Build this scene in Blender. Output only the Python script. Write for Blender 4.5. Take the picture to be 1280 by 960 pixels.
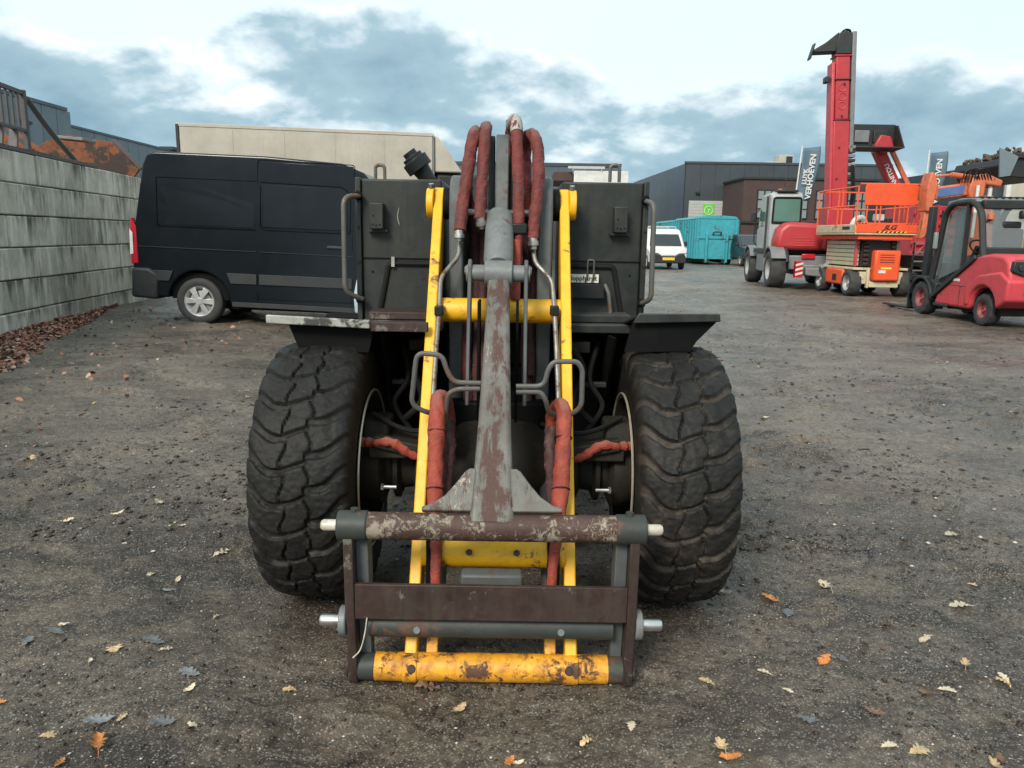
import bpy, bmesh, math, random
import numpy as np
from mathutils import Vector, Matrix, Euler
R_ = math.radians
random.seed(7)
np.random.seed(7)
for o in list(bpy.data.objects):
    bpy.data.objects.remove(o)
SC = bpy.context.scene
COL = SC.collection

# ------------------------------------------------------------------ camera
CAM_H, PITCH, ROLL, FPX = 1.35, R_(10.85), R_(0.9), 960.0
cam = bpy.data.cameras.new('camera')
cam.sensor_width = 36.0
cam.lens = 27.0
cam.clip_start = 0.05
cam.clip_end = 3000
cam_o = bpy.data.objects.new('camera', cam)
COL.objects.link(cam_o)
cam_o.matrix_world = Matrix.Translation((0, 0, CAM_H)) @ Matrix.Rotation(R_(90) - PITCH, 4, 'X') @ Matrix.Rotation(ROLL, 4, 'Z')
SC.camera = cam_o

# ------------------------------------------------------------------ world, sun, exposure
SUN_EL, SUN_AZ = R_(38), R_(205)          # azimuth clockwise from +Y: behind the camera, a little to the left
w = bpy.data.worlds.new('World')
SC.world = w
w.use_nodes = True
nt = w.node_tree
nt.nodes.clear()
def wn(t, **k):
    n = nt.nodes.new(t)
    for a, b in k.items():
        setattr(n, a, b)
    return n
def wmath(op, a, b=None, clamp=False):
    n = wn('ShaderNodeMath', operation=op, use_clamp=clamp)
    for i, v in enumerate((a, b)):
        if v is None: continue
        if isinstance(v, (int, float)): n.inputs[i].default_value = v
        else: nt.links.new(v, n.inputs[i])
    return n.outputs[0]
def wramp(src, stops, interp='LINEAR'):
    n = wn('ShaderNodeValToRGB')
    n.color_ramp.interpolation = interp
    e = n.color_ramp.elements
    e[0].position, e[0].color = stops[0][0], (*stops[0][1], 1)
    e[1].position, e[1].color = stops[-1][0], (*stops[-1][1], 1)
    for p_, c_ in stops[1:-1]:
        x = e.new(p_); x.color = (*c_, 1)
    nt.links.new(src, n.inputs[0])
    return n
def wmix(f, a, b):
    n = wn('ShaderNodeMix', data_type='RGBA')
    for i, v in ((0, f), (6, a), (7, b)):
        if isinstance(v, tuple): n.inputs[i].default_value = (*v, 1)
        elif isinstance(v, (int, float)): n.inputs[i].default_value = v
        else: nt.links.new(v, n.inputs[i])
    return n.outputs[2]
sky = wn('ShaderNodeTexSky', sky_type='NISHITA')
sky.sun_disc = False
sky.sun_elevation = SUN_EL
sky.sun_rotation = SUN_AZ
sky.air_density, sky.dust_density, sky.ozone_density = 1.0, 1.0, 1.0
tc = wn('ShaderNodeTexCoord')
sep = wn('ShaderNodeSeparateXYZ')
nt.links.new(tc.outputs['Generated'], sep.inputs[0])
zc = wmath('MAXIMUM', sep.outputs[2], 0.0)
den = wmath('ADD', zc, 0.40)
cx = wmath('DIVIDE', sep.outputs[0], den)
cy = wmath('DIVIDE', sep.outputs[1], den)
comb = wn('ShaderNodeCombineXYZ')
nt.links.new(cx, comb.inputs[0]); nt.links.new(cy, comb.inputs[1])
def wnoise(scale, detail, rough, off, dist=0.0):
    m = wn('ShaderNodeMapping')
    m.inputs['Location'].default_value = off
    nt.links.new(comb.outputs[0], m.inputs[0])
    n = wn('ShaderNodeTexNoise')
    n.inputs['Scale'].default_value = scale
    n.inputs['Detail'].default_value = detail
    n.inputs['Roughness'].default_value = rough
    n.inputs['Distortion'].default_value = dist
    nt.links.new(m.outputs[0], n.inputs[0])
    return n.outputs[0]
big = wnoise(2.3, 7, 0.5, (3.4, 1.3, 0), 0.15)
fine = wnoise(6.5, 7, 0.55, (8.2, 5.1, 0), 0.15)
cov = wmath('ADD', wmath('MULTIPLY', big, 0.80), wmath('MULTIPLY', fine, 0.20))
# heavy cloud banks low over the horizon, thin veil higher up
bank = wramp(zc, [(0.0, (.50,)*3), (0.05, (.55,)*3), (0.115, (.63,)*3), (0.175, (.585,)*3), (0.225, (.45,)*3), (0.29, (.30,)*3), (1.0, (.40,)*3)], 'EASE').outputs[0]
dens = wmath('ADD', cov, wmath('SUBTRACT', bank, 0.5))
mask = wramp(dens, [(0.445, (0, 0, 0)), (0.535, (1, 1, 1))], 'EASE').outputs[0]
shade = wramp(wmath('ADD', wmath('MULTIPLY', dens, 0.75), wmath('MULTIPLY', fine, 0.25)), [(0.45, (.50, .46, .395)), (0.495, (.33, .375, .395)), (0.57, (.16, .23, .268)), (0.72, (.10, .165, .205))], 'LINEAR').outputs[0]
veil = wnoise(0.8, 6, 0.5, (1.2, 7.7, 0), 0.2)
skyb = wn('ShaderNodeVectorMath', operation='SCALE')
nt.links.new(sky.outputs[0], skyb.inputs[0]); skyb.inputs['Scale'].default_value = 0.06
clear = wmix(wramp(veil, [(0.3, (.72,)*3), (0.65, (.95,)*3)]).outputs[0], skyb.outputs[0], (.37, .455, .465))
final = wmix(mask, clear, shade)
bg = wn('ShaderNodeBackground')
bg.inputs['Strength'].default_value = 1.0
nt.links.new(final, bg.inputs[0])
out = wn('ShaderNodeOutputWorld')
nt.links.new(bg.outputs[0], out.inputs[0])
sun = bpy.data.lights.new('sun', 'SUN')
sun.energy = 1.5
sun.angle = R_(18)
sun.color = (1.0, 0.91, 0.79)
sun_o = bpy.data.objects.new('sun', sun)
COL.objects.link(sun_o)
sd = Vector((math.sin(SUN_AZ) * math.cos(SUN_EL), math.cos(SUN_AZ) * math.cos(SUN_EL), math.sin(SUN_EL)))
sun_o.rotation_euler = (-sd).to_track_quat('-Z', 'Y').to_euler()
sun_o.location = (0, 0, 30)
vs = SC.view_settings
vs.view_transform = 'Standard'
vs.look = 'None'
vs.gamma = 1.0
vs.exposure = 1.42
vs.use_curve_mapping = False
SC.cycles.use_denoising = True
SC.cycles.max_bounces = 6
SC.cycles.transparent_max_bounces = 8

# ------------------------------------------------------------------ materials
MATS = {}
class NT:
    def __init__(s, name):
        s.m = bpy.data.materials.new(name)
        s.m.use_nodes = True
        s.t = s.m.node_tree
        s.b = s.t.nodes['Principled BSDF']
        s.tc = s.t.nodes.new('ShaderNodeTexCoord')
    def new(s, t, **k):
        n = s.t.nodes.new(t)
        for a, b in k.items(): setattr(n, a, b)
        return n
    def put(s, v, inp):
        if isinstance(v, (int, float)): inp.default_value = v
        elif isinstance(v, tuple): inp.default_value = (*v, 1) if len(v) == 3 and inp.type == 'RGBA' else v
        else: s.t.links.new(v, inp)
    def vec(s, scale=(1, 1, 1), coord='Object', loc=(0, 0, 0)):
        m = s.new('ShaderNodeMapping')
        m.inputs['Scale'].default_value = scale
        m.inputs['Location'].default_value = loc
        s.t.links.new(s.tc.outputs[coord], m.inputs[0])
        return m.outputs[0]
    def noise(s, vec, scale, detail=6, rough=0.6, dist=0.0):
        n = s.new('ShaderNodeTexNoise')
        s.put(vec, n.inputs['Vector'])
        n.inputs['Scale'].default_value = scale
        n.inputs['Detail'].default_value = detail
        n.inputs['Roughness'].default_value = rough
        n.inputs['Distortion'].default_value = dist
        return n.outputs[0]
    def voro(s, vec, scale, feature='F1', out='Distance', rnd=1.0):
        n = s.new('ShaderNodeTexVoronoi', feature=feature)
        s.put(vec, n.inputs['Vector'])
        n.inputs['Scale'].default_value = scale
        n.inputs['Randomness'].default_value = rnd
        return n.outputs[out]
    def ramp(s, src, stops, interp='LINEAR'):
        n = s.new('ShaderNodeValToRGB')
        n.color_ramp.interpolation = interp
        e = n.color_ramp.elements
        f = lambda c: (c, c, c, 1) if isinstance(c, (int, float)) else (*c, 1)
        e[0].position, e[0].color = stops[0][0], f(stops[0][1])
        e[1].position, e[1].color = stops[-1][0], f(stops[-1][1])
        for p_, c_ in stops[1:-1]:
            x = e.new(p_); x.color = f(c_)
        s.t.links.new(src, n.inputs[0])
        return n.outputs[0]
    def mix(s, f, a, b, blend='MIX'):
        n = s.new('ShaderNodeMix', data_type='RGBA', blend_type=blend)
        s.put(f, n.inputs[0]); s.put(a, n.inputs[6]); s.put(b, n.inputs[7])
        return n.outputs[2]
    def math(s, op, a, b=None, clamp=False):
        n = s.new('ShaderNodeMath', operation=op, use_clamp=clamp)
        s.put(a, n.inputs[0])
        if b is not None: s.put(b, n.inputs[1])
        return n.outputs[0]
    def bump(s, h, strength=0.3, dist=0.01, prev=None):
        n = s.new('ShaderNodeBump')
        n.inputs['Strength'].default_value = strength
        n.inputs['Distance'].default_value = dist
        s.put(h, n.inputs['Height'])
        if prev is not None: s.put(prev, n.inputs['Normal'])
        return n.outputs[0]
    def done(s, col=None, rough=None, normal=None, metal=None, **k):
        for v, nme in ((col, 'Base Color'), (rough, 'Roughness'), (normal, 'Normal'), (metal, 'Metallic')):
            if v is not None: s.put(v, s.b.inputs[nme])
        for a, v in k.items(): s.put(v, s.b.inputs[a.replace('_', ' ')])
        MATS[s.m.name] = s.m
        return s.m

def paint(name, col, rough=0.5, dirt=0.35, dirt_col=(.055, .045, .036), dscale=6.0, chip=0.0, chip_col=(.09, .045, .03), cscale=14.0, streak=0.0, bump=0.15, metal=0.0, coat=0.0, fade=0.12, up=0.0, vstretch=1.0, fleck=0.0, clump=.75, spec=.5, rvar=.35, xwear=0.0, soft=.035):
    """painted sheet metal: tonal fading, dirt film, rain streaks, chips down to rust, fine relief"""
    s = NT(name)
    v = s.vec()
    n1 = s.noise(v, dscale, 8, 0.65, 0.2)
    c = s.mix(s.ramp(n1, [(0.25, 1.0 - fade), (0.75, 1.0 + fade)]), (0, 0, 0), col, 'MIX')
    dk = tuple(x * (1 - fade * 1.6) for x in col); lt = tuple(min(1, x * (1 + fade) + fade * .03) for x in col)
    c = s.mix(s.ramp(n1, [(0.3, 0.0), (0.7, 1.0)]), dk, lt)
    n2 = s.noise(s.vec(loc=(3, 1, 7)), dscale * 2.3, 10, 0.72, 0.4)
    c = s.mix(s.math('MULTIPLY', s.ramp(n2, [(0.44, 0.0), (0.68, 1.0)]), dirt), c, dirt_col)
    if streak:
        n3 = s.noise(s.vec((14, 14, 0.9)), 1.6, 6, 0.6)
        c = s.mix(s.math('MULTIPLY', s.ramp(n3, [(0.48, 0.0), (0.66, 1.0)]), streak), c, dirt_col)
    r = s.math('ADD', s.math('MULTIPLY', n2, rvar), rough - 0.4 * rvar)
    hgt = n2
    mt = metal
    if chip:
        n4 = s.noise(s.vec((1, vstretch, vstretch), loc=(9, 2, 4)), cscale, 12, 0.74, 0.6)
        n5 = s.noise(s.vec(loc=(1, 6, 2)), cscale * .22, 3, 0.5)
        k = s.math('ADD', n4, s.math('MULTIPLY', s.math('SUBTRACT', n5, 0.5), clump))
        if xwear:   # rubbed bare along the middle by the loads it carries
            sx_ = s.new('ShaderNodeSeparateXYZ'); s.t.links.new(s.tc.outputs['Object'], sx_.inputs[0])
            k = s.math('ADD', k, s.math('MULTIPLY', s.ramp(s.math('ABSOLUTE', sx_.outputs[0]), [(0.0, 1.0), (.048, 0.0)]), xwear))
        cm = s.ramp(k, [(0.675 - soft - chip * 0.25, 0.0), (0.675 + soft - chip * 0.25, 1.0)])
        rust = s.mix(s.noise(v, cscale * 5, 5, .7), tuple(x * .45 for x in chip_col), tuple(min(1, x * 1.7) for x in chip_col))
        c = s.mix(cm, c, rust)
        r = s.math('MAXIMUM', r, s.math('MULTIPLY', cm, 0.75))
        hgt = s.math('SUBTRACT', n2, s.math('MULTIPLY', cm, 0.6))
    if fleck:   # scratches and flakes showing pale primer
        n6 = s.noise(s.vec((2.2, .8, .8), loc=(2, 8, 5)), cscale * 2.6, 10, .78, 1.2)
        n7 = s.noise(s.vec(loc=(6, 1, 3)), cscale * .3, 3, .5)
        fm_ = s.ramp(s.math('ADD', n6, s.math('MULTIPLY', s.math('SUBTRACT', n7, .5), .5)), [(.63, 0.0), (.66, 1.0)])
        c = s.mix(s.math('MULTIPLY', fm_, fleck), c, (.52, .45, .34))
    if up:      # dust that has settled on faces looking up
        g = s.new('ShaderNodeNewGeometry')
        sp = s.new('ShaderNodeSeparateXYZ'); s.t.links.new(g.outputs['Normal'], sp.inputs[0])
        c = s.mix(s.math('MULTIPLY', s.ramp(sp.outputs[2], [(0.5, 0.0), (0.95, 1.0)]), up), c, (.16, .15, .135))
    return s.done(c, r, s.bump(hgt, bump, 0.006), mt, Coat_Weight=coat, Coat_Roughness=0.15, Specular_IOR_Level=spec)

def plain(name, col, rough=0.5, metal=0.0, var=0.15, scale=12.0, bump=0.1, **k):
    s = NT(name)
    n = s.noise(s.vec(), scale, 7, 0.65)
    c = s.mix(s.ramp(n, [(0.3, 0.0), (0.7, 1.0)]), tuple(x * (1 - var) for x in col), tuple(min(1, x * (1 + var)) for x in col))
    r = s.math('ADD', s.math('MULTIPLY', n, 0.25), rough - 0.12)
    return s.done(c, r, s.bump(n, bump, 0.005), metal, **k)

def glass(name, tint=(.03, .045, .05), alpha=0.0, rough=0.05):
    s = NT(name)
    n = s.noise(s.vec(), 5, 5, .6)
    r = s.math('ADD', s.math('MULTIPLY', n, 0.12), rough)
    return s.done(tint, r, None, 0.0, IOR=1.5, Specular_IOR_Level=0.7, Transmission_Weight=alpha)
def clear_glass(name, tint, mixf):
    """thin dirty pane: partly see-through, partly reflecting"""
    s = NT(name)
    tr = s.new('ShaderNodeBsdfTransparent'); tr.inputs[0].default_value = (*tint, 1)
    mx = s.new('ShaderNodeMixShader')
    n = s.noise(s.vec(), 4, 6, .6)
    s.put(s.math('ADD', s.math('MULTIPLY', n, 0.1), mixf - .05), mx.inputs[0])
    s.t.links.new(tr.outputs[0], mx.inputs[1]); s.t.links.new(s.b.outputs[0], mx.inputs[2])
    s.b.inputs['Base Color'].default_value = (.25, .29, .30, 1); s.b.inputs['Roughness'].default_value = 0.12
    s.t.links.new(mx.outputs[0], s.t.nodes['Material Output'].inputs[0])
    MATS[name] = s.m
    return s.m

paint('yellow_paint', (.80, .42, .012), 0.42, .25, (.16, .08, .02), 7, .10, (.14, .06, .025), 26, bump=.12, fade=.08)
paint('yellow_worn', (.74, .33, .018), 0.5, .85, (.20, .075, .018), 8, .46, (.075, .034, .018), 24, bump=.3, clump=.4)
paint('grey_paint', (.085, .096, .098), 0.5, .45, (.055, .05, .044), 6, .12, (.10, .055, .035), 20, bump=.18, spec=0.35)
paint('grey_worn', (.15, .165, .168), 0.45, .5, (.085, .06, .045), 7, .16, (.085, .036, .026), 13, bump=.3)
paint('grey_flake', (.115, .113, .10), 0.48, .55, (.075, .045, .034), 9, .32, (.062, .030, .023), 26, bump=.35, vstretch=.3, fleck=.6, clump=.5, xwear=.16)
paint('flaky_bar', (.062, .034, .027), 0.55, .5, (.05, .026, .022), 9, .46, (.22, .19, .15), 34, bump=.45, fleck=.5, clump=.45, spec=0.3)
paint('rust_brown', (.034, .018, .015), 0.55, .5, (.06, .048, .038), 8, .08, (.12, .11, .10), 26, streak=.5, bump=.3, spec=0.3)
paint('dark_green_grey', (.036, .044, .041), 0.5, .5, (.05, .04, .03), 9, .2, (.09, .05, .035), 18, bump=.2, spec=0.3)
paint('body_dark', (.017, .021, .0205), 0.45, .55, (.045, .044, .039), 4, .03, (.02, .018, .018), 24, streak=.35, bump=.12, up=.25, spec=0.28)
paint('chassis_black', (.003, .0034, .0038), 0.6, .4, (.011, .0095, .008), 7, bump=.2, spec=0.1)
paint('axle_grime', (.019, .0175, .015), 0.6, .6, (.032, .027, .021), 8, .15, (.03, .02, .014), 14, bump=.4, spec=0.2)
paint('fender_lip', (.32, .32, .29), 0.6, .7, (.11, .10, .085), 9, .5, (.04, .04, .036), 22, bump=.35, clump=.5)
paint('pipe_steel', (.23, .225, .21), 0.42, .4, (.09, .06, .04), 14, .25, (.11, .06, .035), 30, metal=.5, bump=.15)
paint('bent_rod', (.10, .10, .098), 0.45, .4, (.10, .08, .06), 14, .16, (.11, .065, .04), 30, metal=.2, bump=.2, spec=0.4)
plain('pin_steel', (.55, .54, .52), 0.3, .9, .25, 22, .1)
plain('pin_cream', (.55, .50, .41), 0.45, .2, .35, 30, .2)
plain('rim_edge', (.42, .38, .30), 0.4, .5, .2, 25)
plain('black_plastic', (.010, .011, .012), 0.5, 0, .3, 20, Specular_IOR_Level=.3)
plain('black_rubber', (.009, .009, .009), 0.7, 0, .3, 20, Specular_IOR_Level=.2)
plain('steel_fitting', (.32, .31, .29), 0.35, .8, .3, 30)
def hose_mat(name, a, b):
    s = NT(name)
    v = s.vec()
    n = s.noise(v, 16, 8, .65, .3)
    weave = s.noise(s.vec((1, 1, 1)), 190, 2, .5)
    c = s.mix(s.ramp(n, [(0.3, 0.0), (0.7, 1.0)]), a, b)
    c = s.mix(s.math('MULTIPLY', s.ramp(s.noise(s.vec(loc=(4, 4, 1)), 9, 8, .7), [(0.5, 0.0), (0.72, 1.0)]), .8), c, (.045, .026, .022))
    g = s.new('ShaderNodeNewGeometry')
    sp = s.new('ShaderNodeSeparateXYZ'); s.t.links.new(g.outputs['Normal'], sp.inputs[0])
    c = s.mix(s.math('MULTIPLY', s.ramp(sp.outputs[2], [(0.55, 0.0), (0.95, 1.0)]), .4), c, (.20, .165, .14))
    wr = s.noise(s.vec((1, 1, 1.6)), 34, 5, .6, 1.2)
    s.done(c, .72, s.bump(weave, .06, .002, s.bump(wr, .5, .014)), 0.0, Sheen_Weight=.03)
hose_mat('hose_red', (.09, .014, .012), (.19, .032, .025))
hose_mat('hose_orange', (.21, .028, .016), (.36, .062, .034))
hose_mat('hose_dark', (.035, .010, .011), (.065, .018, .018))
def tyre_mat(name, mud):
    s = NT(name)
    v = s.vec()
    a = s.new('ShaderNodeAttribute'); a.attribute_name = 'groove'
    n = s.noise(v, 14, 9, .7, .3)
    c = s.mix(s.ramp(n, [(0.3, 0.0), (0.7, 1.0)]), (.0065, .0064, .0063), (.019, .018, .017))
    big_ = s.noise(s.vec(loc=(5, 2, 8)), 3.4, 7, .65, .4)
    mid_ = s.noise(s.vec(loc=(1, 7, 3)), 17, 8, .72, .5)
    k = s.math('ADD', s.math('MULTIPLY', a.outputs['Fac'], .13), s.math('ADD', s.math('MULTIPLY', big_, .55), s.math('MULTIPLY', mid_, .42)))
    mk = s.ramp(k, [(0.58 - mud * .12, 0.0), (0.74 - mud * .12, 1.0)])
    c = s.mix(s.math('MULTIPLY', mk, .45 + mud * .3), c, (.078, .060, .044))
    fine_ = s.noise(v, 60, 6, .7)
    s.done(c, s.math('ADD', s.math('MULTIPLY', fine_, .35), .42), s.bump(fine_, .35, .004, s.bump(n, .3, .01)), 0.0, Specular_IOR_Level=.22)
tyre_mat('tyre_dusty', .15)
tyre_mat('tyre_muddy', .75)
plain('tyre_plain', (.030, .030, .031), 0.75, 0, .35, 9, .25)
plain('tyre_far', (.035, .035, .035), 0.8, 0, .3, 9, .25)
# ------------------------------------------------------------------ mesh helpers
class MB:
    """collects shapes and links them as ONE mesh object"""
    def __init__(s, org=(0, 0, 0)):
        s.v, s.f, s.o = [], [], Vector(org)
    def add(s, vs, fs, M=None):
        b = len(s.v)
        for p in vs:
            p = Vector(p)
            s.v.append((M @ p if M is not None else p) - s.o)
        s.f += [tuple(i + b for i in f) for f in fs]
        return s
    def box(s, lo, hi, M=None):
        x0, y0, z0 = (min(a, b) for a, b in zip(lo, hi)); x1, y1, z1 = (max(a, b) for a, b in zip(lo, hi))
        return s.add([(x0, y0, z0), (x1, y0, z0), (x1, y1, z0), (x0, y1, z0), (x0, y0, z1), (x1, y0, z1), (x1, y1, z1), (x0, y1, z1)],
                     [(3, 2, 1, 0), (4, 5, 6, 7), (0, 1, 5, 4), (1, 2, 6, 5), (2, 3, 7, 6), (3, 0, 4, 7)], M)
    def bar(s, a, b, w, h, up=(0, 0, 1)):
        """rectangular bar from a to b, w across and h along 'up'"""
        a, b = Vector(a), Vector(b); d = (b - a); L = d.length; d.normalize()
        x = d.cross(Vector(up))
        if x.length < 1e-4: x = d.cross(Vector((0, 1, 0)))
        x.normalize(); y = x.cross(d)
        M = Matrix((x, d, y)).transposed().to_4x4(); M.translation = a
        return s.box((-w / 2, 0, -h / 2), (w / 2, L, h / 2), M)
    def cyl(s, a, b, r, r2=None, n=20, caps=True):
        return s.tube([a, b], [r, r if r2 is None else r2], n, caps)
    def tube(s, pts, r, n=10, caps=True, closed=False, flat=1.0):
        pts = [Vector(p) for p in pts]; m = len(pts)
        rr = r if isinstance(r, (list, tuple)) else [r] * m
        t = []
        for i in range(m):
            a = pts[(i - 1) % m] if closed or i else pts[i]; b = pts[(i + 1) % m] if closed or i < m - 1 else pts[i]
            t.append((b - a).normalized())
        u = t[0].orthogonal().normalized()
        if abs(t[0].z) < .9: u = (Vector((0, 0, 1)) - t[0] * t[0].z).normalized()
        vs, fs = [], []
        for i in range(m):
            u = (u - t[i] * u.dot(t[i])).normalized(); w_ = t[i].cross(u)
            for k in range(n):
                a = 2 * math.pi * k / n
                vs.append(pts[i] + (u * math.cos(a) * flat + w_ * math.sin(a)) * rr[i])
        for i in range(m if closed else m - 1):
            j = (i + 1) % m
            for k in range(n):
                l = (k + 1) % n
                fs.append((i * n + k, i * n + l, j * n + l, j * n + k))
        if caps and not closed:
            fs.append(tuple(range(n))[::-1]); fs.append(tuple((m - 1) * n + k for k in range(n)))
        return s.add(vs, fs)
    def prism(s, poly, axis, t0, t1, M=None):
        """polygon extruded along an axis: axis 'x' -> poly in (y,z), 'y' -> (x,z), 'z' -> (x,y)"""
        P = {'x': lambda a, b, t: (t, a, b), 'y': lambda a, b, t: (a, t, b), 'z': lambda a, b, t: (a, b, t)}[axis]
        n = len(poly)
        area = sum(poly[i][0] * poly[(i + 1) % n][1] - poly[(i + 1) % n][0] * poly[i][1] for i in range(n))
        flip = (area < 0) ^ (axis == 'y') ^ (t1 < t0)
        vs = [P(a, b, t0) for a, b in poly] + [P(a, b, t1) for a, b in poly]
        fs = [tuple(range(n))[::-1], tuple(range(n, 2 * n))] + [(i, (i + 1) % n, n + (i + 1) % n, n + i) for i in range(n)]
        if flip: fs = [f[::-1] for f in fs]
        return s.add(vs, fs, M)
    def lathe(s, prof, c, n=32, axis='x', closed=False):
        """prof: (offset along axis, radius)"""
        c = Vector(c); vs, fs = [], []; m = len(prof)
        for k in range(n):
            a = 2 * math.pi * k / n; ca, sa = math.cos(a), math.sin(a)
            for h, r in prof:
                vs.append(c + (Vector((h, r * ca, r * sa)) if axis == 'x' else Vector((r * sa, h, r * ca)) if axis == 'y' else Vector((r * ca, r * sa, h))))
        for k in range(n):
            l = (k + 1) % n
            for i in range(m if closed else m - 1):
                j = (i + 1) % m
                fs.append((k * m + i, k * m + j, l * m + j, l * m + i)[::-1])
        return s.add(vs, fs)
    def ball(s, c, r, n=8, sc=(1, 1, 1)):
        c = Vector(c)
        vs, fs = [], []
        for i in range(n + 1):
            p_ = math.pi * i / n
            for k in range(2 * n):
                a = math.pi * k / n
                vs.append(c + Vector((math.sin(p_) * math.cos(a) * sc[0], math.sin(p_) * math.sin(a) * sc[1], math.cos(p_) * sc[2])) * r)
        m = 2 * n
        for i in range(n):
            for k in range(m): fs.append((i * m + k, (i + 1) * m + k, (i + 1) * m + (k + 1) % m, i * m + (k + 1) % m))
        return s.add(vs, fs)
    def grid(s, fn, nu, nv):
        vs = [fn(i / nu, j / nv) for i in range(nu + 1) for j in range(nv + 1)]
        fs = [(i * (nv + 1) + j, (i + 1) * (nv + 1) + j, (i + 1) * (nv + 1) + j + 1, i * (nv + 1) + j + 1) for i in range(nu) for j in range(nv)]
        return s.add(vs, fs)
    def build(s, name, mat, parent=None, bevel=0.0, smooth=35, seg=2, **tags):
        me = bpy.data.meshes.new(name)
        me.from_pydata([tuple(p) for p in s.v], [], s.f)
        bm = bmesh.new(); bm.from_mesh(me)
        bmesh.ops.recalc_face_normals(bm, faces=bm.faces)
        bm.to_mesh(me); bm.free()
        return link(name, me, mat, parent, bevel, smooth, seg, **tags)
def link(name, me, mat, parent=None, bevel=0.0, smooth=35, seg=2, **tags):
    if mat: me.materials.append(MATS[mat] if isinstance(mat, str) else mat)
    if smooth:
        me.shade_smooth(); me.set_sharp_from_angle(angle=R_(smooth))
    o = bpy.data.objects.new(name, me)
    COL.objects.link(o)
    o.parent = parent
    if bevel:
        b = o.modifiers.new('bevel', 'BEVEL'); b.width = bevel; b.segments = seg; b.limit_method = 'ANGLE'; b.angle_limit = R_(40)
        b.harden_normals = False
    for k, v in tags.items(): o[k] = v
    return o
def thing(name, label, cat, loc=(0, 0, 0), rz=0.0, group=None):
    o = bpy.data.objects.new(name, None)
    COL.objects.link(o)
    o.empty_display_size = 0.2
    o.location = loc; o.rotation_euler = (0, 0, rz)
    o['label'] = label; o['category'] = cat
    if group: o['group'] = group
    return o
def arc(c, r, a0, a1, n, flip=False):
    return [(c[0] + r * math.cos(R_(a0 + (a1 - a0) * i / n)), c[1] + r * math.sin(R_(a0 + (a1 - a0) * i / n))) for i in range(n + 1)]
def smooth_path(pts, k=6):
    """Catmull-Rom through the points"""
    P = [Vector(p) for p in pts]; out = []
    for i in range(len(P) - 1):
        a, b, c, d = P[max(0, i - 1)], P[i], P[i + 1], P[min(len(P) - 1, i + 2)]
        for j in range(k):
            t = j / k
            out.append(.5 * (2 * b + (c - a) * t + (2 * a - 5 * b + 4 * c - d) * t * t + (3 * b - a - 3 * c + d) * t ** 3))
    return out + [P[-1]]
def round_path(pts, r, k=5):
    """polyline with its corners rounded"""
    P = [Vector(p) for p in pts]; out = [P[0]]
    for a, b, c in zip(P, P[1:], P[2:]):
        u, v = (a - b), (c - b); q = min(r, u.length * .49, v.length * .49)
        p0, p1 = b + u.normalized() * q, b + v.normalized() * q
        for j in range(k + 1):
            t = j / k
            out.append(p0 * (1 - t) ** 2 + b * 2 * t * (1 - t) + p1 * t * t)
    return out + [P[-1]]
def text(name, body, size, mat, parent, M, extrude=0.001, align='CENTER', shear=0.0, bold=0.0, sx=1.0):
    cu = bpy.data.curves.new(name, 'FONT')
    cu.body = body; cu.size = size; cu.align_x = align; cu.align_y = 'CENTER'; cu.extrude = extrude; cu.shear = shear; cu.offset = bold
    cu.resolution_u = 3
    t = bpy.data.objects.new(name, cu); COL.objects.link(t)
    me = bpy.data.meshes.new_from_object(t.evaluated_get(bpy.context.evaluated_depsgraph_get()))
    bpy.data.objects.remove(t); bpy.data.curves.remove(cu)
    me.transform(M @ Matrix.Diagonal((sx, 1, 1, 1))); me.name = name
    me.materials.clear()
    return link(name, me, mat, parent, smooth=0)
def axes(x, y, o):
    """matrix whose text x/y axes are the given directions, at o"""
    x, y = Vector(x).normalized(), Vector(y).normalized(); z = x.cross(y)
    M = Matrix((x, y, z)).transposed().to_4x4(); M.translation = o
    return M
def copy_tree(o, parent=None, **tags):
    c = o.copy(); COL.objects.link(c); c.parent = parent
    for ch in list(o.children): copy_tree(ch, c)
    for k, v in tags.items(): c[k] = v
    return c

# ------------------------------------------------------------------ ground
def vnoise(x, y, seed):
    xi, yi = np.floor(x).astype(np.int64), np.floor(y).astype(np.int64)
    xf, yf = x - xi, y - yi
    def hsh(a, b):
        n = (a * 374761393 + b * 668265263 + seed * 1442695041) & 0xFFFFFFFF
        n = ((n ^ (n >> 13)) * 1274126177) & 0xFFFFFFFF
        return ((n ^ (n >> 16)) & 0xFFFF) / 65535.0
    u, v = xf * xf * (3 - 2 * xf), yf * yf * (3 - 2 * yf)
    return (hsh(xi, yi) * (1 - u) + hsh(xi + 1, yi) * u) * (1 - v) + (hsh(xi, yi + 1) * (1 - u) + hsh(xi + 1, yi + 1) * u) * v
def fbm(x, y, seed, octs=4, gain=.5):
    t, a, n = 0, 1, 0
    for k in range(octs):
        t = t + a * vnoise(x * 2 ** k + 17.3 * k, y * 2 ** k - 9.1 * k, seed + k); n += a; a *= gain
    return t / n - .5
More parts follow.
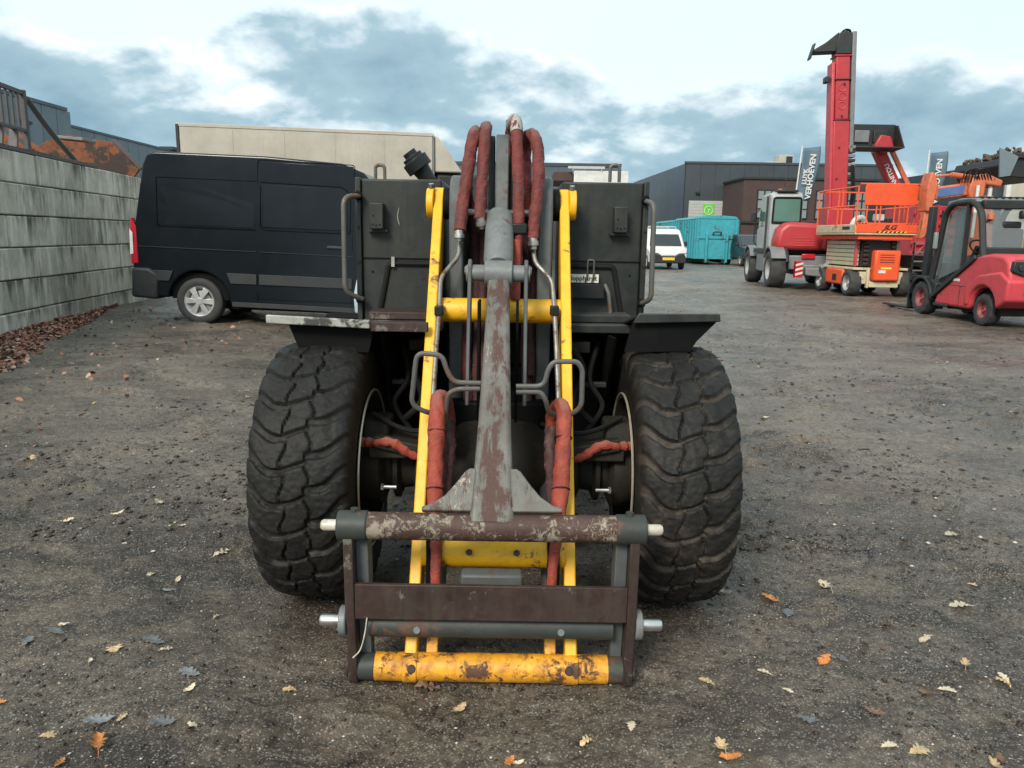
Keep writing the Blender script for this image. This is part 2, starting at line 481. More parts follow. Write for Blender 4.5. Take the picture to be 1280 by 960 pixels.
def ground_h(x, y):
    x = np.asarray(x, float); y = np.asarray(y, float)
    h = .030 * fbm(x * .45, y * .45, 3, 3)
    wx = x + .3 * fbm(x * .8, y * .8, 50, 2); wy = y + .3 * fbm(x * .8, y * .8, 60, 2)
    h += .034 * fbm(wx * 1.5, wy * 2.2, 11, 5, .55)                    # trampled, driven-over mud
    cr = fbm(wx * 2.6, wy * 4.2, 23, 4, .6)
    h += .040 * np.clip(cr - .04, 0, .16) / .16 * (.4 + .6 * (fbm(x * .6, y * .6, 31, 2) > -.02))     # raised crusts
    h -= .012 * np.clip(.05 - np.abs(fbm(wx * 1.2, wy * 2.6, 41, 3)), 0, .05) / .05                # cracks and drag marks
    h += .024 * fbm(x * 7, y * 9, 71, 4, .62)
    near = np.clip(1.25 - np.hypot(x, y) / 40.0, .15, 1)
    h = h * near
    h -= .09 * np.exp(-(((x + 1.4) / 1.6) ** 2 + ((y - 11.7) / 2.2) ** 2))             # dip the parked van's nose stands in
    # settled flat under the loader's wheels
    for wx_ in (-.70, .60):
        k = np.exp(-(((x - wx_) / .35) ** 2 + ((y - 2.8) / .4) ** 2))
        h = h * (1 - k) - .004 * k
    return h
rr = np.concatenate([[0.0], np.geomspace(.35, 40, 620), np.geomspace(43, 900, 28)])
fr = np.linspace(R_(-52), R_(52), 520)
bk = np.linspace(R_(52), R_(308), 50)[1:-1]
aa = np.concatenate([fr, bk])
gx = np.outer(rr, np.sin(aa)); gy = np.outer(rr, np.cos(aa)); gz = ground_h(gx, gy)
nr_, na_ = len(rr), len(aa)
idx = np.arange(nr_ * na_).reshape(nr_, na_)
q = np.stack([idx[:-1, :], np.roll(idx, -1, 1)[:-1, :], np.roll(idx, -1, 1)[1:, :], idx[1:, :]], -1)
tri = np.stack([idx[1, :], np.roll(idx[1, :], -1), np.full(na_, 0)], -1)[:, ::-1]
faces = q[1:].reshape(-1, 4)
vco = np.stack([gx, gy, gz], -1).reshape(-1, 3)
def np_mesh(name, vco, quads):
    me = bpy.data.meshes.new(name)
    n, k = quads.shape
    me.vertices.add(len(vco)); me.vertices.foreach_set('co', vco.astype(np.float32).ravel())
    me.loops.add(n * k); me.loops.foreach_set('vertex_index', quads.astype(np.int32).ravel())
    me.polygons.add(n); me.polygons.foreach_set('loop_start', np.arange(0, n * k, k, dtype=np.int32))
    me.update(calc_edges=True); me.validate()
    return me
def ground_mat():
    s = NT('muddy_gravel')
    v = s.vec()
    n1 = s.noise(v, .55, 6, .6, .4)
    n2 = s.noise(s.vec((1, 1.5, 1)), 3.4, 10, .74, .5)
    n3 = s.noise(v, 34, 8, .72)
    n4 = s.noise(v, 140, 4, .7)
    base = s.mix(s.ramp(n2, [(0.40, 0.0), (0.60, 1.0)]), (.034, .022, .0135), (.200, .152, .108))
    base = s.mix(s.math('MULTIPLY', s.ramp(n1, [(0.44, 0.0), (0.58, 1.0)]), .75), base, (.245, .196, .148))
    base = s.mix(s.math('MULTIPLY', s.ramp(s.noise(s.vec(loc=(7, 3, 0)), .9, 6, .65, .4), [(0.52, 0.0), (0.66, 1.0)]), .6), base, (.052, .033, .020))
    base = s.mix(s.ramp(n3, [(0.30, .75), (0.60, 0.0)]), base, (.014, .0105, .0075))
    n5 = s.noise(s.vec((1, 1.6, 1), loc=(5, 5, 0)), 11, 9, .75, .3)
    base = s.mix(s.ramp(n5, [(0.34, .85), (0.50, 0.0)]), base, (.018, .0125, .0085))
    # grit: pale and dark stone chips too small to model
    vo = s.new('ShaderNodeTexVoronoi'); s.put(v, vo.inputs['Vector']); vo.inputs['Scale'].default_value = 95
    sp = s.new('ShaderNodeSeparateColor'); s.t.links.new(vo.outputs['Color'], sp.inputs[0])
    chip_ = s.math('MULTIPLY', s.ramp(sp.outputs[0], [(0.80, 0.0), (0.84, 1.0)]), s.ramp(vo.outputs['Distance'], [(0.25, 1.0), (0.42, 0.0)]))
    base = s.mix(s.math('MULTIPLY', chip_, .8), base, s.mix(sp.outputs[1], (.13, .12, .11), (.46, .43, .38)))
    vo2 = s.new('ShaderNodeTexVoronoi'); s.put(v, vo2.inputs['Vector']); vo2.inputs['Scale'].default_value = 240
    sp2 = s.new('ShaderNodeSeparateColor'); s.t.links.new(vo2.outputs['Color'], sp2.inputs[0])
    base = s.mix(s.math('MULTIPLY', s.ramp(sp2.outputs[0], [(0.86, 0.0), (0.9, 1.0)]), .6), base, (.38, .36, .32))
    wet = s.ramp(s.noise(s.vec((.8, 1.3, 1), loc=(2, 9, 0)), .9, 7, .62, .5), [(0.46, 0.0), (0.60, 1.0)])
    base = s.mix(s.math('MULTIPLY', wet, .45), base, s.mix(.5, base, (.012, .012, .013)))
    r = s.math('SUBTRACT', s.math('ADD', .34, s.math('MULTIPLY', n3, .3)), s.math('MULTIPLY', wet, .28))
    b1 = s.bump(n2, .5, .05)
    b2 = s.bump(n3, .95, .024, b1)
    b3 = s.bump(s.math('ADD', n4, s.math('MULTIPLY', chip_, .8)), .7, .006, b2)
    s.done(base, r, b3, 0.0, Specular_IOR_Level=.5)
ground_mat()
g_me = np_mesh('ground', vco, faces)
ground = link('ground', g_me, 'muddy_gravel', smooth=180, kind='structure')

# loose stones
def stone_mat():
    s = NT('pebble')
    a = s.new('ShaderNodeAttribute'); a.attribute_name = 'tone'
    c = s.ramp(a.outputs['Fac'], [(0.0, (.035, .032, .030)), (.5, (.085, .076, .066)), (.8, (.20, .18, .155)), (1.0, (.50, .47, .41))])
    s.done(c, .55, s.bump(s.noise(s.vec(), 90, 4, .6), .3, .003), 0.0)
stone_mat()
plain('mud_crumb', (.026, .019, .014), .5, 0, .4, 60, .3)
def scatter_stones(name, n, ymin, ymax, smin, smax, label, seed, mat='pebble'):
    rg = np.random.default_rng(seed)
    y = ymin * (ymax / ymin) ** rg.random(n) ; x = (rg.random(n) * 2 - 1) * (y * .78 + .3)
    clump = fbm(x * 1.3, y * 1.9, 91 + (mat != 'pebble') * 7, 3) * (1 if mat == 'pebble' else 1.8)
    keep = rg.random(n) < np.clip(.5 + 2.2 * clump, .12, 1)
    x, y = x[keep], y[keep]; n = len(x)
    sz = smin + (smax - smin) * rg.random(n) ** 3
    z = ground_h(x, y) + sz * .12
    base = np.array([(0, 0, 1), (.9, 0, .15), (.28, .86, .1), (-.73, .53, .2), (-.73, -.53, .05), (.28, -.86, .15), (0, 0, -.6)], float)
    F = np.array([(0, 1, 2), (0, 2, 3), (0, 3, 4), (0, 4, 5), (0, 5, 1), (6, 2, 1), (6, 3, 2), (6, 4, 3), (6, 5, 4), (6, 1, 5)])
    th = rg.random(n) * 6.283; c, s_ = np.cos(th), np.sin(th)
    V = base[None] * (1 + .5 * (rg.random((n, 7, 3)) - .5)) * np.array([1, .75, .42]) * sz[:, None, None]
    P = np.empty_like(V)
    P[..., 0] = V[..., 0] * c[:, None] - V[..., 1] * s_[:, None] + x[:, None]
    P[..., 1] = V[..., 0] * s_[:, None] + V[..., 1] * c[:, None] + y[:, None]
    P[..., 2] = V[..., 2] + z[:, None]
    me = np_mesh(name, P.reshape(-1, 3), (F[None] + 7 * np.arange(n)[:, None, None]).reshape(-1, 3))
    at_ = me.attributes.new('tone', 'FLOAT', 'POINT')
    t = rg.random(n) ** .9
    at_.data.foreach_set('value', np.repeat(t, 7).astype(np.float32))
    o = link(name, me, mat, smooth=0, kind='stuff')
    o['label'] = label; o['category'] = 'gravel'
scatter_stones('gravel', 70000, 1.0, 13, .0014, .0072, 'small loose stones strewn over the muddy yard', 5)
scatter_stones('mud_crumbs', 16000, 1.1, 16, .004, .013, 'dark crumbs of mud lying on the yard', 8, 'mud_crumb')
scatter_stones('mud_clods', 15000, 3.2, 28, .006, .026, 'flat dark clods of mud trodden across the yard', 18, 'mud_crumb')
scatter_stones('coarse_gravel', 9000, 3.0, 26, .005, .020, 'pale coarse stones showing through the mud farther back', 28)

# fallen oak leaves
def leaf_mesh(name, seed, curl):
    rg = random.Random(seed)
    L = 1.0; n = 6; side = []
    outline = [(.0, .015), (.10, .03), (.16, .10), (.24, .16), (.29, .09), (.36, .20), (.45, .27), (.50, .13), (.57, .25), (.66, .29), (.71, .14), (.79, .20), (.88, .19), (.93, .10), (1.0, .02)]
    left = [(x + rg.uniform(-.015, .015), w * rg.uniform(.8, 1.15)) for x, w in outline]
    right = [(x + rg.uniform(-.015, .015), -w * rg.uniform(.8, 1.15)) for x, w in outline]
    vs = []
    ph = rg.uniform(0, 6)
    def lift(x, y): return curl * (abs(y) * 1.0 + .22 * math.sin(6 * x + ph) + .5 * (x - .5) ** 2 + .15 * math.sin(14 * y + 5 * x + ph))
    for (x, w_), (x2, w2) in zip(left, right):
        m = ((x + x2) / 2, 0)
        for (a, b) in ((x, w_), ((x + m[0]) / 2, w_ / 2), m, ((x2 + m[0]) / 2, w2 / 2), (x2, w2)):
            vs.append((a - .5, b, lift(a, b) - lift(.5, 0)))
    fs = []
    for i in range(len(outline) - 1):
        for k in range(4): fs.append((i * 5 + k, i * 5 + k + 1, (i + 1) * 5 + k + 1, (i + 1) * 5 + k))
    # stalk
    b = len(vs)
    vs += [(-.5, .012, lift(0, 0) - lift(.5, 0)), (-.5, -.012, lift(0, 0) - lift(.5, 0)), (-.68, -.008, .02), (-.68, .008, .02)]
    fs.append((b, b + 1, b + 2, b + 3))
    zmin = min(v[2] for v in vs)
    me = bpy.data.meshes.new(name)
    me.from_pydata([(x, y, z - zmin * .6) for x, y, z in vs], [], fs)
    return me
def leaf_mat(name, a, b, rough=.55):
    s = NT(name)
    n = s.noise(s.vec(), 7, 6, .65)
    oi = s.new('ShaderNodeObjectInfo')
    c = s.mix(s.ramp(n, [(.35, 0.0), (.68, 1.0)]), a, b)
    hs = s.new('ShaderNodeHueSaturation'); s.put(c, hs.inputs['Color'])
    s.put(s.math('ADD', s.math('MULTIPLY', oi.outputs['Random'], .5), .72), hs.inputs['Value'])
    vein = s.math('ABSOLUTE', 0.0)
    s.done(hs.outputs[0], rough, s.bump(s.noise(s.vec((2, 9, 1)), 3, 4, .6), .4, .05), 0.0)
leaf_mat('leaf_tan', (.36, .23, .11), (.62, .47, .27))
leaf_mat('leaf_orange', (.42, .13, .035), (.62, .26, .07))
leaf_mat('leaf_grey', (.09, .095, .10), (.20, .21, .215), .38)
leaf_mat('leaf_pale', (.42, .35, .24), (.62, .54, .41))
leaf_mat('leaf_brown', (.10, .055, .032), (.20, .11, .065))
LM = {k: [leaf_mesh('leaf_' + k, 10 * i + j, c) for j, c in enumerate((.18, .32, .5))] for i, k in enumerate(('tan', 'orange', 'grey', 'pale', 'brown'))}
for k, l in LM.items():
    for me in l: me.materials.append(MATS['leaf_' + k]); me.shade_smooth()
LEAFLAB = dict(tan='tan brown fallen oak leaf lying on the muddy gravel', orange='orange fallen oak leaf lying on the muddy gravel', grey='wet grey fallen oak leaf stuck to the muddy gravel', pale='pale cream fallen oak leaf lying on the muddy gravel', brown='dark brown fallen oak leaf lying on the muddy gravel')
def ray_ground(px, py):
    u, v = (px - 640) / FPX, (py - 480) / FPX
    u2, v2 = u * math.cos(ROLL) + v * math.sin(ROLL), -u * math.sin(ROLL) + v * math.cos(ROLL)
    d = (u2, math.cos(PITCH) - v2 * math.sin(PITCH), -math.sin(PITCH) - v2 * math.cos(PITCH))
    t = -CAM_H / d[2]
    return d[0] * t, d[1] * t
lrg = random.Random(21)
def leaf(kind, x, y, size):
    o = bpy.data.objects.new('oak_leaf', lrg.choice(LM[kind])); COL.objects.link(o)
    z = float(ground_h([x], [y])[0])
    e = .05
    gxn = float(ground_h([x + e], [y])[0] - ground_h([x - e], [y])[0]) / (2 * e); gyn = float(ground_h([x], [y + e])[0] - ground_h([x], [y - e])[0]) / (2 * e)
    nrm = Vector((-gxn * .6, -gyn * .6, 1)).normalized()
    o.rotation_mode = 'QUATERNION'
    o.rotation_quaternion = Vector((0, 0, 1)).rotation_difference(nrm) @ Euler((lrg.uniform(-.12, .12), lrg.uniform(-.12, .12), lrg.uniform(0, 6.28))).to_quaternion()
    o.location = (x, y, z + .003)
    o.scale = (size, size * lrg.uniform(.75, 1.05), size * (1 if kind != 'grey' else .45))
    o['label'] = LEAFLAB[kind]; o['category'] = 'leaf'; o['group'] = kind + ' leaves fallen on the yard'
# leaves that can be told apart in the photograph
for k, px, py, s_ in [('tan', 142, 814, .095), ('grey', 212, 737, .09), ('grey', 238, 845, .11), ('grey', 193, 803, .11), ('orange', 123, 936, .10), ('tan', 60, 920, .06), ('tan', 362, 864, .065), ('tan', 575, 890, .075),
        ('orange', 637, 951, .06), ('tan', 735, 928, .06), ('tan', 885, 850, .07), ('orange', 963, 751, .09), ('pale', 1032, 736, .10), ('pale', 1202, 758, .11), ('pale', 1157, 800, .075),
        ('orange', 1030, 828, .08), ('grey', 1052, 824, .08), ('pale', 957, 838, .06), ('pale', 1183, 865, .07), ('brown', 1092, 890, .07), ('tan', 902, 938, .09), ('orange', 915, 950, .08), ('pale', 1110, 935, .06), ('grey', 1010, 900, .09),
        ('pale', 278, 696, .09), ('tan', 40, 579, .10), ('grey', 72, 797, .09), ('grey', 35, 811, .08), ('pale', 190, 719, .07), ('pale', 148, 650, .09), ('pale', 80, 660, .10), ('pale', 905, 742, .08), ('pale', 1192, 672, .12), ('grey', 985, 770, .10), ('tan', 1148, 940, .08), ('brown', 535, 864, .10), ('pale', 984, 865, .05), ('pale', 270, 775, .05), ('pale', 82, 790, .06), ('grey', 205, 905, .09), ('grey', 125, 905, .10), ('tan', 152, 900, .05), ('pale', 208, 812, .05), ('pale', 238, 865, .055), ('brown', 1160, 868, .07), ('pale', 1255, 848, .06), ('tan', 1245, 955, .07)]:
    x, y = ray_ground(px, py)
    leaf(k, x, y, s_ * .86)
for i in range(90):
    y = 1.55 * (13 / 1.55) ** lrg.random(); x = lrg.uniform(-1, 1) * (y * .72 + .1)
    if abs(x + .05) < 1.0 and 1.95 < y < 4.9: continue
    if x < 0 and y > 10.6 and x > -6: continue
    leaf(lrg.choices(['tan', 'orange', 'grey', 'pale', 'brown'], [3, 1, 3, 4, 4])[0], x, y, lrg.uniform(.03, .07))
# ------------------------------------------------------------------ concrete block wall, leaf litter along its foot
def block_mat():
    s = NT('stained_concrete')
    oi = s.new('ShaderNodeObjectInfo')
    g = s.new('ShaderNodeNewGeometry')
    mp = s.new('ShaderNodeMapping'); mp.inputs['Scale'].default_value = (1, 1, 1); s.t.links.new(g.outputs['Position'], mp.inputs[0])
    P = mp.outputs[0]
    va = s.new('ShaderNodeVectorMath', operation='ADD'); s.t.links.new(g.outputs['Position'], va.inputs[0])
    s.put(s.math('MULTIPLY', oi.outputs['Random'], 41.0), va.inputs[1]); shift = va.outputs[0]
    def mapped(sc, loc=(0, 0, 0)):
        m = s.new('ShaderNodeMapping'); m.inputs['Scale'].default_value = sc; m.inputs['Location'].default_value = loc; s.t.links.new(shift, m.inputs[0]); return m.outputs[0]
    n = s.noise(P, 2.2, 9, .7, .3)
    c = s.mix(s.ramp(n, [(.3, 0.0), (.7, 1.0)]), (.27, .25, .205), (.52, .485, .41))
    tone = s.math('ADD', s.math('MULTIPLY', oi.outputs['Random'], .5), .78)
    hs = s.new('ShaderNodeHueSaturation'); s.put(c, hs.inputs['Color']); s.put(tone, hs.inputs['Value']); c = hs.outputs[0]
    sp = s.new('ShaderNodeSeparateXYZ'); s.t.links.new(s.tc.outputs['Object'], sp.inputs[0])
    top = s.ramp(s.math('ADD', s.math('MULTIPLY', sp.outputs[2], 1.0), .5), [(.30, 0.0), (.56, .28), (.70, .55)])                       # algae grows from each block's upper edge
    st = s.noise(mapped((2.6, 2.6, .30)), 1.5, 9, .66, .25)
    dk = s.ramp(s.math('ADD', st, s.math('MULTIPLY', s.math('SUBTRACT', top, .25), .42)), [(.50, 0.0), (.66, 1.0)])
    big_ = s.ramp(s.noise(P, .9, 4, .6), [(.42, .12), (.58, 1.0)])
    c = s.mix(s.math('MULTIPLY', s.math('MULTIPLY', dk, .88), big_), c, (.045, .044, .040))
    lime = s.ramp(s.noise(mapped((3.4, 3.4, .45), (3, 5, 1)), 2.1, 9, .72, .3), [(.49, 0.0), (.62, 1.0)])
    c = s.mix(s.math('MULTIPLY', lime, .8), c, (.68, .655, .59))
    f = s.noise(P, 30, 8, .7)
    s.done(c, .85, s.bump(f, .4, .01, s.bump(n, .3, .04)), 0.0)
block_mat()
W0, W1 = Vector((-6.57, 9.764, 0)), Vector((-7.28, 14.77, 0))
wd = (W1 - W0).normalized()
wang = math.atan2(wd.y, wd.x)
wall = thing('concrete_block_wall', 'stained wall of stacked grey concrete blocks at the left edge of the yard', 'wall', tuple(W0 - wd * 6.4), wang)
CH, BL, BT = .425, 1.6, .8
brg = random.Random(4)
def block_mesh(L):
    m = MB(); m.box((-L / 2 + .006, 0, -CH / 2 + .006), (L / 2 - .006, BT, CH / 2 - .006))
    o = m.build('concrete_block', 'stained_concrete', wall, bevel=.018, smooth=30)
    return o
protos = {}
def put_block(u0, L, row):
    key = round(L, 2)
    o = protos[key].copy() if key in protos else block_mesh(L)
    if key in protos: COL.objects.link(o)
    else: protos[key] = o
    o.parent = wall
    o.location = (u0 + L / 2, brg.uniform(-.012, .012), -.17 + CH * row + CH / 2)
    o.rotation_euler = (0, brg.uniform(-.002, .002), brg.uniform(-.004, .004))
for row in range(6):
    u = -.8 if row % 2 else 0.0
    u = [0, -.8, -.3, -1.1, -.55, -.1][row]
    while u < 12.2:
        put_block(u, BL, row); u += BL
WALL_TOP = -.17 + CH * 6
# leaf litter heaped against the wall foot
def litter_mat():
    s = NT('leaf_litter')
    a = s.new('ShaderNodeAttribute'); a.attribute_name = 'tone'
    s.done(s.ramp(a.outputs['Fac'], [(0, (.06, .028, .02)), (.4, (.23, .085, .05)), (.75, (.35, .15, .095)), (1, (.50, .38, .29))]), .6, None, 0.0)
litter_mat()
def litter():
    rg = np.random.default_rng(12); n = 12000
    u = rg.random(n) * 9.5 - 5.5; d = rg.random(n) ** 1.4
    d = d * np.clip(1.15 - .21 * (u + 1.8), .06, 1.3) * (1 + .5 * fbm(u * 1.5, u * 0, 15, 3)) + .02
    spread = rg.random(n) < .035; d[spread] = rg.random(spread.sum()) ** 2 * 3.0
    x = W0.x + wd.x * u + wd.y * d; y = W0.y + wd.y * u - wd.x * d
    z = ground_h(x, y) + .004 + rg.random(n) * .03 * np.exp(-(d / .45) ** 2)
    sz = .016 + .022 * rg.random(n)
    base = np.array([(-1, 0, 0), (-.3, .55, .18), (.4, .5, .22), (1, 0, .1), (.4, -.5, .25), (-.3, -.55, .2)], float)
    th, tx, ty = rg.random(n) * 6.283, rg.normal(0, .45, n), rg.normal(0, .45, n)
    V = base[None] * sz[:, None, None] * (1 + .4 * (rg.random((n, 6, 3)) - .5))
    P = np.empty_like(V); c, s_ = np.cos(th)[:, None], np.sin(th)[:, None]
    P[..., 0] = V[..., 0] * c - V[..., 1] * s_; P[..., 1] = V[..., 0] * s_ + V[..., 1] * c
    P[..., 2] = V[..., 2] + P[..., 0] * tx[:, None] + P[..., 1] * ty[:, None] + z[:, None]
    P[..., 0] += x[:, None]; P[..., 1] += y[:, None]
    F = np.array([(0, 1, 2, 5), (5, 2, 3, 4)])
    me = np_mesh('leaf_litter', P.reshape(-1, 3), (F[None] + 6 * np.arange(n)[:, None, None]).reshape(-1, 4))
    t = me.attributes.new('tone', 'FLOAT', 'POINT'); t.data.foreach_set('value', np.repeat(rg.random(n), 6).astype(np.float32))
    o = link('leaf_litter', me, 'leaf_litter', smooth=0, kind='stuff'); o['label'] = 'drift of reddish brown fallen leaves along the wall foot'; o['category'] = 'leaves'
litter()
# ------------------------------------------------------------------ the wheel loader in the middle of the yard
LX, LY = -0.052, 2.83
LO = (0, LY, 0)
loader = thing('wheel_loader', 'dark grey wheel loader with yellow lift arms and empty tool carrier', 'wheel loader', (LX, LY, 0))
def at(px, py, Y):
    """a point measured in the photograph, at the true distance Y, in the loader's own x"""
    u, v = (px - 640) / FPX, (py - 480) / FPX
    u2, v2 = u * math.cos(ROLL) + v * math.sin(ROLL), -u * math.sin(ROLL) + v * math.cos(ROLL)
    d = (u2, math.cos(PITCH) - v2 * math.sin(PITCH), -math.sin(PITCH) - v2 * math.cos(PITCH))
    t = Y / d[1]
    return Vector((d[0] * t - LX, Y, CAM_H + d[2] * t))
def lm(): return MB(LO)

# tyres: one skin with worn blocks moulded into it
def groove(s, u):
    u0 = u
    u = u + .13 * fbm(u0 * .55 + 8, s * 2.2 + 30, 61, 3)
    s = s + .05 * fbm(u0 * .8 + 20, s * 2.5 + 11, 63, 2)
    fr_ = lambda a: a - np.floor(a)
    sg = np.sign(s); a = np.abs(s)
    bend = .75 * (a - .25) + .11 * np.sin(a * 7.0 + .6)
    ph = u + bend * 1.0 + np.where(sg > 0, .5, 0)
    w_ = .125 + .12 * np.clip(a - .25, 0, 1)
    d = np.abs(fr_(ph) - .5)
    gs = np.clip((w_ - d) / .06, 0, 1) * (a > .2)
    pc = u + .27 + .5 * s
    gc = np.clip((.09 - np.abs(fr_(pc) - .5)) / .06, 0, 1) * (a < .26)
    zz = .255 + .055 * np.sin(2 * math.pi * (u + .1 + np.where(sg > 0, .5, 0)))
    gz_ = np.clip((.036 - np.abs(a - zz)) / .03, 0, 1)
    life = np.clip(.85 + .8 * fbm(u0 * .35 + 4, s * 1.5 + 9, 67, 2), .5, 1.1)        # some lugs are worn nearly flat
    return np.maximum.reduce([gs, gc, gz_ * .9]) * life
def tyre_mesh(name, Rr, W, rim, N, nth, depth, mat, flip=1):
    S = np.linspace(-1, 1, 61)
    prof = []                                   # (x, r, s, factor)
    for s in S:
        prof.append((s * W * .455, Rr - .012 * s * s - .016 * abs(s) ** 8, s, 1.0))
    sh = [(.478, -.042, .9), (.488, -.075, .6), (.490, -.105, .2), (.488, -.135, 0), (.480, -.165, 0), (.470, -.185, 0)]
    left = [(-x * W, Rr + d, -1.0 - i * .1, f) for i, (x, d, f) in enumerate(sh)][::-1]
    right = [(x * W, Rr + d, 1.0 + i * .1, f) for i, (x, d, f) in enumerate(sh)]
    bead = [(-.47 * W, rim + .006, -2, 0), (-.40 * W, rim - .004, -2, 0)][::-1]
    beadr = [(.47 * W, rim + .006, 2, 0), (.40 * W, rim - .004, 2, 0)]
    prof = bead + left + prof + right + beadr
    th = np.linspace(0, 2 * math.pi, nth, endpoint=False)
    px = np.array([p[0] for p in prof]); pr = np.array([p[1] for p in prof]); ps = np.array([p[2] for p in prof]); pf = np.array([p[3] for p in prof])
    T, Sx = np.meshgrid(th, np.arange(len(prof)), indexing='ij')
    g = groove(flip * np.clip(ps[Sx], -1.4, 1.4), T * N / (2 * math.pi)) * pf[Sx]
    wear = .007 * (fbm(T * 9 + 3, ps[Sx] * 4 + 5, 17, 3)) + .006 * fbm(T * 34, ps[Sx] * 14, 27, 3)
    rr_ = pr[Sx] - depth * g + wear * np.clip(pf[Sx] + .3, 0, 1)
    V = np.stack([px[Sx], rr_ * np.cos(T), rr_ * np.sin(T)], -1).reshape(-1, 3)
    m = len(prof); I = np.arange(nth * m).reshape(nth, m)
    J = np.roll(I, -1, 0)
    Q = np.stack([I[:, :-1], I[:, 1:], J[:, 1:], J[:, :-1]], -1).reshape(-1, 4)
    me = np_mesh(name, V, Q)
    at_ = me.attributes.new('groove', 'FLOAT', 'POINT'); at_.data.foreach_set('value', g.ravel().astype(np.float32))
    return me
TR, TW, RIM = .482, .345, .285
def loader_wheel(x, y, mat, flip):
    sg = 1 if x > 0 else -1
    m = MB()
    b = TW * .495
    m.lathe([(-b, RIM + .014), (-b, RIM - .004), (-b + .03, RIM - .02), (-.06, RIM - .045), (.06, RIM - .045), (b - .03, RIM - .02), (b, RIM - .004), (b, RIM + .014)], (0, 0, 0), 56)
    d = sg * .03
    m.lathe([(d, RIM - .04), (d + sg * .03, .19), (d + sg * .035, .12), (d + sg * .06, .115), (d + sg * .06, .0)], (0, 0, 0), 40)
    wh = m.build('wheel', 'axle_grime', loader)
    wh.location = (x, y - LY, TR - .006)
    # thin bright lip where the tyre has rubbed the rim
    r = MB(); r.tube([(-sg * (b + .001), (RIM + .012) * math.cos(a), (RIM + .012) * math.sin(a)) for a in np.linspace(0, 2 * math.pi, 64, endpoint=False)], .0045, 6, closed=True)
    r.build('rim_lip', 'rim_edge', wh)
    t = link('tyre', tyre_mesh('tyre', TR, TW, RIM, 27, 756, .019, mat, flip), mat, wh, smooth=50)
    return wh
loader_wheel(-.645, LY, 'tyre_dusty', 1)
loader_wheel(.645, LY, 'tyre_muddy', 1)
loader_wheel(-.625, LY + 1.75, 'tyre_dusty', 1)
loader_wheel(.625, LY + 1.75, 'tyre_dusty', 1)

# axle
m = lm(); zc_ = TR
m.lathe([(-.52, .0), (-.52, .13), (-.47, .15), (-.43, .15), (-.41, .10), (-.30, .085), (-.22, .10), (-.14, .16), (0, .185), (.14, .16), (.22, .10), (.30, .085), (.41, .10), (.43, .15), (.47, .15), (.52, .13), (.52, 0)], (0, LY, zc_ + .01), 28)
ax = m.build('axle', 'axle_grime', loader, smooth=40)
for sx in (-1, 1):
    m = lm()
    m.prism([(LY - .17, .56), (LY + .05, .54), (LY + .05, .62), (LY - .17, .605)], 'x', sx * .20, sx * .46)
    m.bar((sx * .17, LY - .17, .575), (sx * .44, LY - .16, .625), .05, .045)
    m.build('steering_arm', 'axle_grime', ax, bevel=.006)
    m = lm()
    for k in range(5):
        a = k * 72
        pass
    m.tube(smooth_path([(sx * .24, LY - .16, .56), (sx * .31, LY - .185, .585), (sx * .37, LY - .19, .625), (sx * .44, LY - .17, .62), (sx * .49, LY - .15, .615)]), [.014 + .005 * ((i * 7) % 3) / 2 for i in range(25)], 10)
    m.build('steering_hose', 'hose_orange', ax)
    m = lm(); m.cyl((sx * .36, LY - .175, .455), (sx * .41, LY - .175, .455), .0075, n=10); m.cyl((sx * .405, LY - .175, .455), (sx * .415, LY - .175, .455), .013, n=6)
    m.build('bolt', 'pin_steel', ax)
    m = lm()
    m.lathe([(0, .095), (sx * .012, .118), (sx * .03, .118), (sx * .04, .095)], (sx * .27, LY, zc_ + .01), 24)
    m.lathe([(0, .1), (sx * .01, .128), (sx * .026, .128), (sx * .036, .1)], (sx * .355, LY, zc_ + .01), 24)
    m.build('axle_flange', 'axle_grime', ax, smooth=40)
    # upper steering knuckle and brake line
    m = lm()
    m.prism([(LY - .10, .58), (LY + .08, .58), (LY + .06, .68), (LY - .06, .68)], 'x', sx * .40, sx * .50)
    m.build('knuckle', 'axle_grime', ax, bevel=.012)
    m = lm(); m.tube(smooth_path([(sx * .16, LY - .1, .68), (sx * .27, LY - .13, .655), (sx * .36, LY - .10, .66), (sx * .46, LY - .06, .70)]), .009, 7)
    m.build('brake_line', 'black_rubber', ax)

# front frame and tower
m = lm()
m.box((-.23, 2.90, .40), (.23, 3.25, .72))
m.box((-.30, 3.25, .42), (.30, 4.9, .78))
m.box((-.22, 3.40, .78), (.22, 3.46, 1.46))  # black sheet added behind the tower so the gap stays dark
m.build('front_frame', 'chassis_black', loader, bevel=.01)
for sx in (-1, 1):
    m = lm()
    prof = [(2.98, .55), (3.24, .55), (3.24, 1.50), (3.20, 1.565), (3.13, 1.585), (3.06, 1.57), (3.015, 1.53), (2.995, 1.46)]
    m.prism(prof, 'x', sx * .143, sx * .198)
    t = m.build('tower_plate', 'grey_paint', loader, bevel=.008)
    m = lm(); m.cyl((sx * .198, 3.10, 1.475), (sx * .226, 3.10, 1.475), .062, n=28)
    m.build('pivot_boss', 'chassis_black', t, bevel=.004)
    m = lm(); m.cyl((sx * .10, 2.96, .66), (sx * .145, 2.96, .66), .05, n=24)
    m.build('tower_pin', 'axle_grime', t, bevel=.004)

